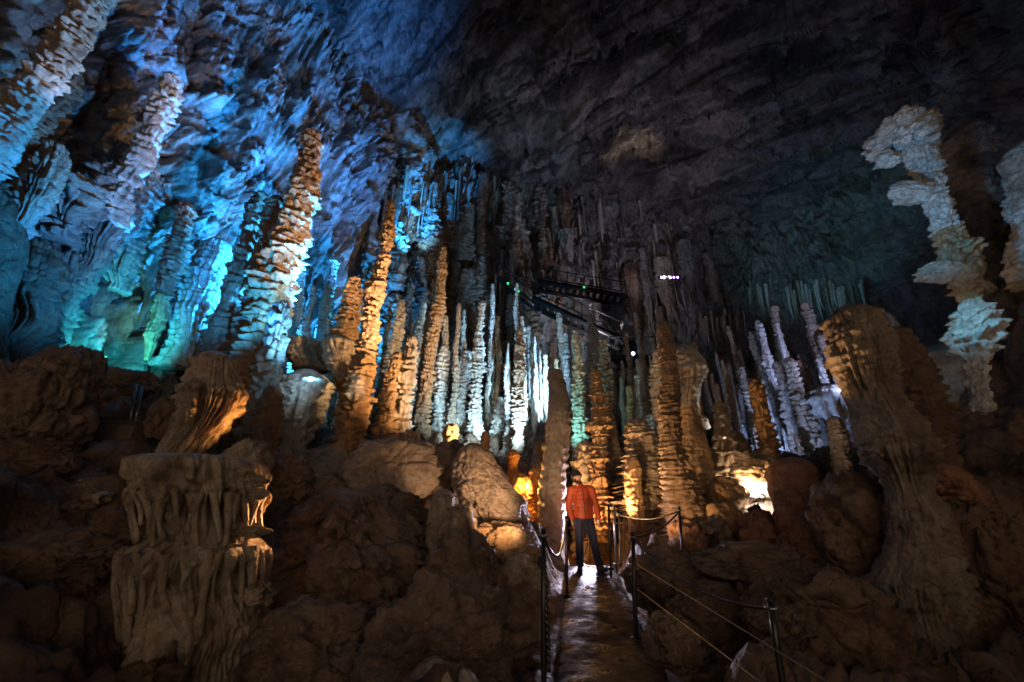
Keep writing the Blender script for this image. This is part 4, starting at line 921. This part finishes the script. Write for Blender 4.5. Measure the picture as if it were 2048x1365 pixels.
def front_y(xv, zv, arr):
    d = (arr[:, 0] - xv) ** 2 + (arr[:, 2] - zv) ** 2; near = np.argsort(d)[:40]; return arr[near, 1].min()
mb = MB(); zz_ = np.linspace(.90, 1.46, 24)
mb.tube([(.012 - .03 * (z - .9), front_y(.012 - .03 * (z - .9), z, v) - .002, z) for z in zz_], .007, 6); mb.build('zip', M['zip'], jk)
mb = MB(); mb.tube([(-.11, front_y(-.11, 1.02, v) - .001, 1.02), (-.125, front_y(-.125, 1.12, v) - .001, 1.12)], .005, 6); mb.build('pocket_zip', M['zip'], jk)
mb = MB(); mb.ball((-.045, -.050, 1.515), (.042, .026, .05), 3); mb.build('shirt_collar', M['shirt'], man)
mb = MB(); capsule(mb, (-.06, 0, .93), (.06, 0, .93), .12, .12, 20)
for e in (-1, 1):
    capsule(mb, hp[e], kn[e], .104, .082, 18); capsule(mb, kn[e], np.array(an[e]) + (0, 0, .015), .082, .074, 18)
v, f = remesh(mb, .011, 4); v = v + .006 * fbm(v * np.array([9, 9, 16]), 3)[:, None]; v[:, 2] = np.minimum(v[:, 2], .98); mesh('trousers', v, f, M['trousers'], man)
for e in (-1, 1):
    mb = MB(); a = np.array(an[e]); toe = np.array((.05 * e if e < 0 else .10, -.15, 0)); toe = toe * .95
    capsule(mb, a + (0, .02, -.005), a + (0, 0, -.045), .052, .055); capsule(mb, (a[0], .03, .055), (a[0] + toe[0], toe[1], .048), .052, .042)
    v, f = remesh(mb, .009, 3); v[:, 2] = np.maximum(v[:, 2], .012); b_ = mesh('boot', v, f, M['boots'], man)
    mb = MB(); mid = np.array((a[0] + toe[0] / 2, .03 + (toe[1] - .03) / 2, .009)); mb.box(mid, (.088, .25, .018), Matrix.Rotation(math.atan2(toe[0], .18), 3, 'Z'), bev=.006); mb.build('sole', M['black'], b_)
mb = MB(); bmx = bmesh.new(); bmesh.ops.create_icosphere(bmx, subdivisions=4, radius=1)
bmesh.ops.delete(bmx, geom=[x for x in bmx.verts if x.co.z < -.02], context='VERTS')
mb.bm(bmx, Matrix.Translation(Vector(hd + upv * .045 - fd * .008)) @ Matrix.Rotation(yaw, 4, 'Z') @ Matrix.Rotation(R(-10), 4, 'X') @ Matrix.Diagonal((.092, .106, .122, 1)))
bn = mb.build('beanie', M['beanie'], man)
mb = MB(); th = np.linspace(0, 2 * np.pi, 33); mb.tube([hd + upv * (.046 + .017 * math.sin(t) * -1) - fd * .008 + rt_ * .091 * math.cos(t) + np.array([fd[0], fd[1], 0]) * -.104 * math.sin(t) for t in th], .016, 8, cap=False); mb.build('cuff', M['beanie'], bn)
mb = MB(); mb.ball(hd + fd * .028 - upv * .078, (.064, .068, .050), 3, Matrix.Rotation(yaw, 3, 'Z')); mb.build('beard', M['beard'], man)
mb = MB(); mb.ball(hd - fd * .03 - upv * .01, (.084, .082, .085), 3, Matrix.Rotation(yaw, 3, 'Z')); mb.build('hair', M['beard'], man)
for e in (-1, 1):
    mb = MB(); mb.ball(hd + fd * .088 + rt_ * .032 * e + upv * .022, .010, 2); mb.build('eye', M['black'], man)
mb = MB(); mb.ball(hd + fd * .098 - upv * .050, (.020, .006, .004), 2, Matrix.Rotation(yaw, 3, 'Z')); mb.build('mouth', M['lips'], man)

# tripod lamp behind the person
LP, _ = P(1178, 1047, 9.75); LP = LP.copy()
gz = float(path_z(np.array(9.75)))
ls = empty('tripod_lamp', (LP[0], LP[1], gz)); tag(ls, 'tripod lamp hidden behind the legs of the person', 'lamp')
hz = LP[2] - gz
for k in range(3):
    t = R(90 + 120 * k); mb = MB(); mb.tube([(0, 0, hz * .75), (.28 * math.cos(t), .28 * math.sin(t), 0)], .010, 8); mb.build('leg', M['black'], ls)
mb = MB(); mb.tube([(0, 0, hz * .5), (0, 0, hz - .06)], .012, 8); mb.build('pole', M['black'], ls)
mb = MB(); mb.box((0, .05, hz), (.16, .08, .16), bev=.015); hh = mb.build('lamp_head', M['black'], ls)
mb = MB(); mb.box((0, .004, hz), (.14, .008, .14), bev=.003); mb.build('lens', M['led_white'], hh)

# ------------------------------------------------------------------ light
wd = bpy.data.worlds.new('World'); scene.world = wd; wd.use_nodes = True
bg = wd.node_tree.nodes['Background']; bg.inputs[0].default_value = (1.0, 0.76, 0.56, 1); bg.inputs[1].default_value = 1.75

def spot(name, pos, tgt, col, watt, size=70, blend=.8, rad=.12):
    l = bpy.data.lights.new(name, 'SPOT'); l.energy = watt; l.color = col; l.spot_size = R(size); l.spot_blend = blend; l.shadow_soft_size = rad
    o = bpy.data.objects.new(name, l); C.objects.link(o); o.location = pos
    o.rotation_euler = (Vector(tgt) - Vector(pos)).to_track_quat('-Z', 'Y').to_euler(); return o
def point(name, pos, col, watt, rad=.1):
    l = bpy.data.lights.new(name, 'POINT'); l.energy = watt; l.color = col; l.shadow_soft_size = rad
    o = bpy.data.objects.new(name, l); C.objects.link(o); o.location = pos; return o
BLUE, DEEP, CYAN, TURQ = (.02, .33, 1), (.02, .22, 1), (.35, .78, 1), (.05, .85, .75)
ICE, WARM, ROSE, AMB, VIO = (.45, .78, 1), (1, .60, .26), (1, .68, .46), (1, .45, .10), (.80, .74, 1)
pp = lambda a, b, y: tuple(P(a, b, y)[0])
# blue floods on the left wall
spot('flood_blue_wall', (-8.6, 15.8, 6), (-16, 12.5, 16), BLUE, 26000, 75)
spot('flood_blue_wall', (-5.5, 18, 6), (-13, 21, 20), BLUE, 36000, 70)
spot('flood_blue_wall', (-8.5, 12.5, 5), (-15, 9.5, 9), BLUE, 8000, 90)
spot('flood_blue_wall', (-6.5, 17, 7), (-11.5, 21.5, 9), (.06, .42, 1), 4500, 80)
spot('flood_blue_high', (-5, 16, 8), (-14, 13, 30), DEEP, 36000, 60)
spot('flood_turquoise_wall', pp(262, 745, 10.6), pp(222, 620, 13), (.03, .72, .85), 1500, 70)
spot('flood_blue_wall', (-8.0, 11.0, 4.6), (-14, 10.2, 8.0), BLUE, 4200, 85)
spot('flood_yellow_wall', pp(258, 735, 10.8), pp(232, 620, 13), (.95, .9, .3), 260, 32)
spot('flood_blue_ceiling', pp(800, 520, 20), pp(880, 310, 29.5), BLUE, 26000, 36)
spot('flood_blue_boss', pp(860, 520, 22.5), pp(830, 400, 26), (.2, .6, 1), 2200, 40)
spot('flood_blue_wall', (-6.5, 13, 7.5), (-16, 9.5, 21), BLUE, 30000, 100)
spot('flood_blue_columns', (-5.0, 10.5, 4.5), (-10.5, 10.0, 12), (.15, .55, 1), 3500, 60)
spot('flood_blue_near', (-6.2, 8.9, 4.6), (-14, 9, 14), BLUE, 8000, 95)
spot('flood_left_edge', pp(330, 380, 7.5), pp(120, 100, 6.6), (1, .82, .85), 600, 32)
# icy floods in the forest
spot('flood_ice', pp(1060, 880, 12.0), pp(880, 740, 16), ICE, 1300, 100)
spot('flood_ice', pp(960, 900, 12.2), pp(850, 830, 15), ICE, 700, 110)
spot('flood_ice', pp(770, 760, 9.0), pp(608, 790, 11.2), (.6, .85, 1), 150, 34)
spot('flood_ice', pp(640, 780, 9.2), pp(540, 700, 11), (.3, .68, 1), 120, 70)
spot('flood_ice', pp(1120, 830, 14), pp(910, 600, 24), (.3, .62, 1), 6500, 85)
spot('flood_teal', pp(1120, 900, 11.4), pp(1158, 800, 12.8), (.3, .95, .85), 220, 80)
spot('flood_ice', pp(1408, 960, 10.4), pp(1300, 860, 10.9), (.5, .85, 1), 420, 90)
spot('flood_teal_ledge', pp(1480, 720, 16), pp(1570, 560, 21), (.2, .75, 1), 2600, 40)
spot('flood_violet', pp(1760, 780, 11), pp(1640, 740, 14), (.4, .5, 1), 1100, 80)
spot('flood_violet_back', pp(1540, 930, 11.6), pp(1560, 720, 15.5), (.3, .48, 1), 600, 90)
spot('flood_ice', pp(1330, 1000, 11.4), pp(1270, 800, 15.5), (.4, .75, 1), 1300, 90)
spot('flood_dim_back', pp(1180, 760, 19), pp(1180, 470, 31), (.8, .8, 1), 2600, 90)
spot('flood_blue_right', pp(1690, 560, 5.0), pp(1868, 400, 7.0), (.12, .5, 1), 1100, 46)
# warm floods
spot('flood_rose', pp(960, 870, 8.0), pp(600, 430, 11.5), ROSE, 8000, 32)
spot('flood_gold', pp(1040, 930, 9.3), pp(780, 640, 11.5), WARM, 4200, 70)
point('lamp_amber', pp(1050, 975, 9.9), AMB, 120)
spot('flood_amber', pp(1180, 1090, 10.0), pp(1200, 800, 11), (1, .54, .2), 600, 110)
point('lamp_amber', pp(1176, 1100, 10.4), AMB, 16)
spot('flood_warm_centre', pp(1228, 1075, 7.4), pp(1400, 880, 9.2), WARM, 420, 75)
spot('flood_amber', pp(1240, 1040, 9.4), pp(1330, 800, 8.8), WARM, 520, 100)
spot('flood_warm_right', pp(1490, 985, 8.5), pp(1490, 800, 9.4), WARM, 420, 110)
spot('flood_hollow', pp(1516, 1024, 8.45), pp(1527, 1000, 9.2), (1, .92, .82), 450, 110)
spot('flood_warm_right', pp(1570, 880, 6.0), pp(1680, 680, 5.6), WARM, 230, 44)
spot('flood_orange_flank', pp(570, 880, 7.3), pp(455, 830, 6.8), (1, .42, .10), 230, 64)
spot('flood_path', pp(1000, 1150, 5.0), pp(1172, 1010, 8.6), (1, .64, .40), 500, 24)
spot('flood_boulders', pp(1092, 1078, 5.9), pp(900, 965, 8.7), (1, .62, .34), 470, 50)
spot('fill_behind_head', pp(1178, 1020, 9.9), pp(1166, 935, 11.3), (1, .62, .30), 130, 80)  # added fill: brightens the stalagmite behind so the dark beanie stands out
spot('flood_front_column', pp(1092, 1065, 6.4), pp(1109, 905, 9.4), (1, .66, .36), 170, 36)
spot('flood_stump_edge', pp(640, 1010, 5.5), pp(500, 1030, 4.7), (1, .45, .16), 130, 70)
spot('flood_white_fringe', pp(1450, 880, 9.5), pp(1385, 750, 9.6), (.85, .95, 1), 90, 60)
spot('flood_blue_bulge', pp(1870, 560, 6.0), pp(1955, 655, 7), (.2, .65, 1), 130, 50)
spot('flood_ceiling_right', (14, 18, 7), (13, 21, 28), (.42, .55, 1), 1800, 90)
# lamp behind the person
spot('lamp_tripod', tuple(LP - np.array([0, .04, 0])), (1.42, 8.75, .45), VIO, 700, 31, .5, .07)
spot('lamp_tripod_glow', tuple(LP - np.array([0, .05, 0])), (-0.6, 3.0, 5.9), VIO, 520, 80, .25, .07)
spot('lamp_tripod_spill', tuple(LP - np.array([0, .05, 0])), (0.6, 3.0, .6), VIO, 130, 160, .6, .05)
# violet row at the back
spot('lamp_bar_light', pp(1340, 556, 23.6), pp(1120, 280, 30), VIO, 1300, 120)
spot('flood_ceiling', pp(1330, 520, 23), pp(1258, 285, 27.2), (1, .78, .6), 9000, 26, 1)

# ------------------------------------------------------------------ render settings
scene.view_settings.view_transform = 'Standard'; scene.view_settings.look = 'None'
scene.view_settings.exposure = 0; scene.view_settings.gamma = 1
scene.render.engine = 'CYCLES'
scene.cycles.use_denoising = True
try: scene.cycles.denoiser = 'OPENIMAGEDENOISE'
except Exception: pass
scene.cycles.max_bounces = 6; scene.cycles.diffuse_bounces = 4; scene.cycles.glossy_bounces = 3
scene.cycles.sample_clamp_indirect = 2; scene.cycles.sample_clamp_direct = 0
scene.cycles.caustics_reflective = False; scene.cycles.caustics_refractive = False
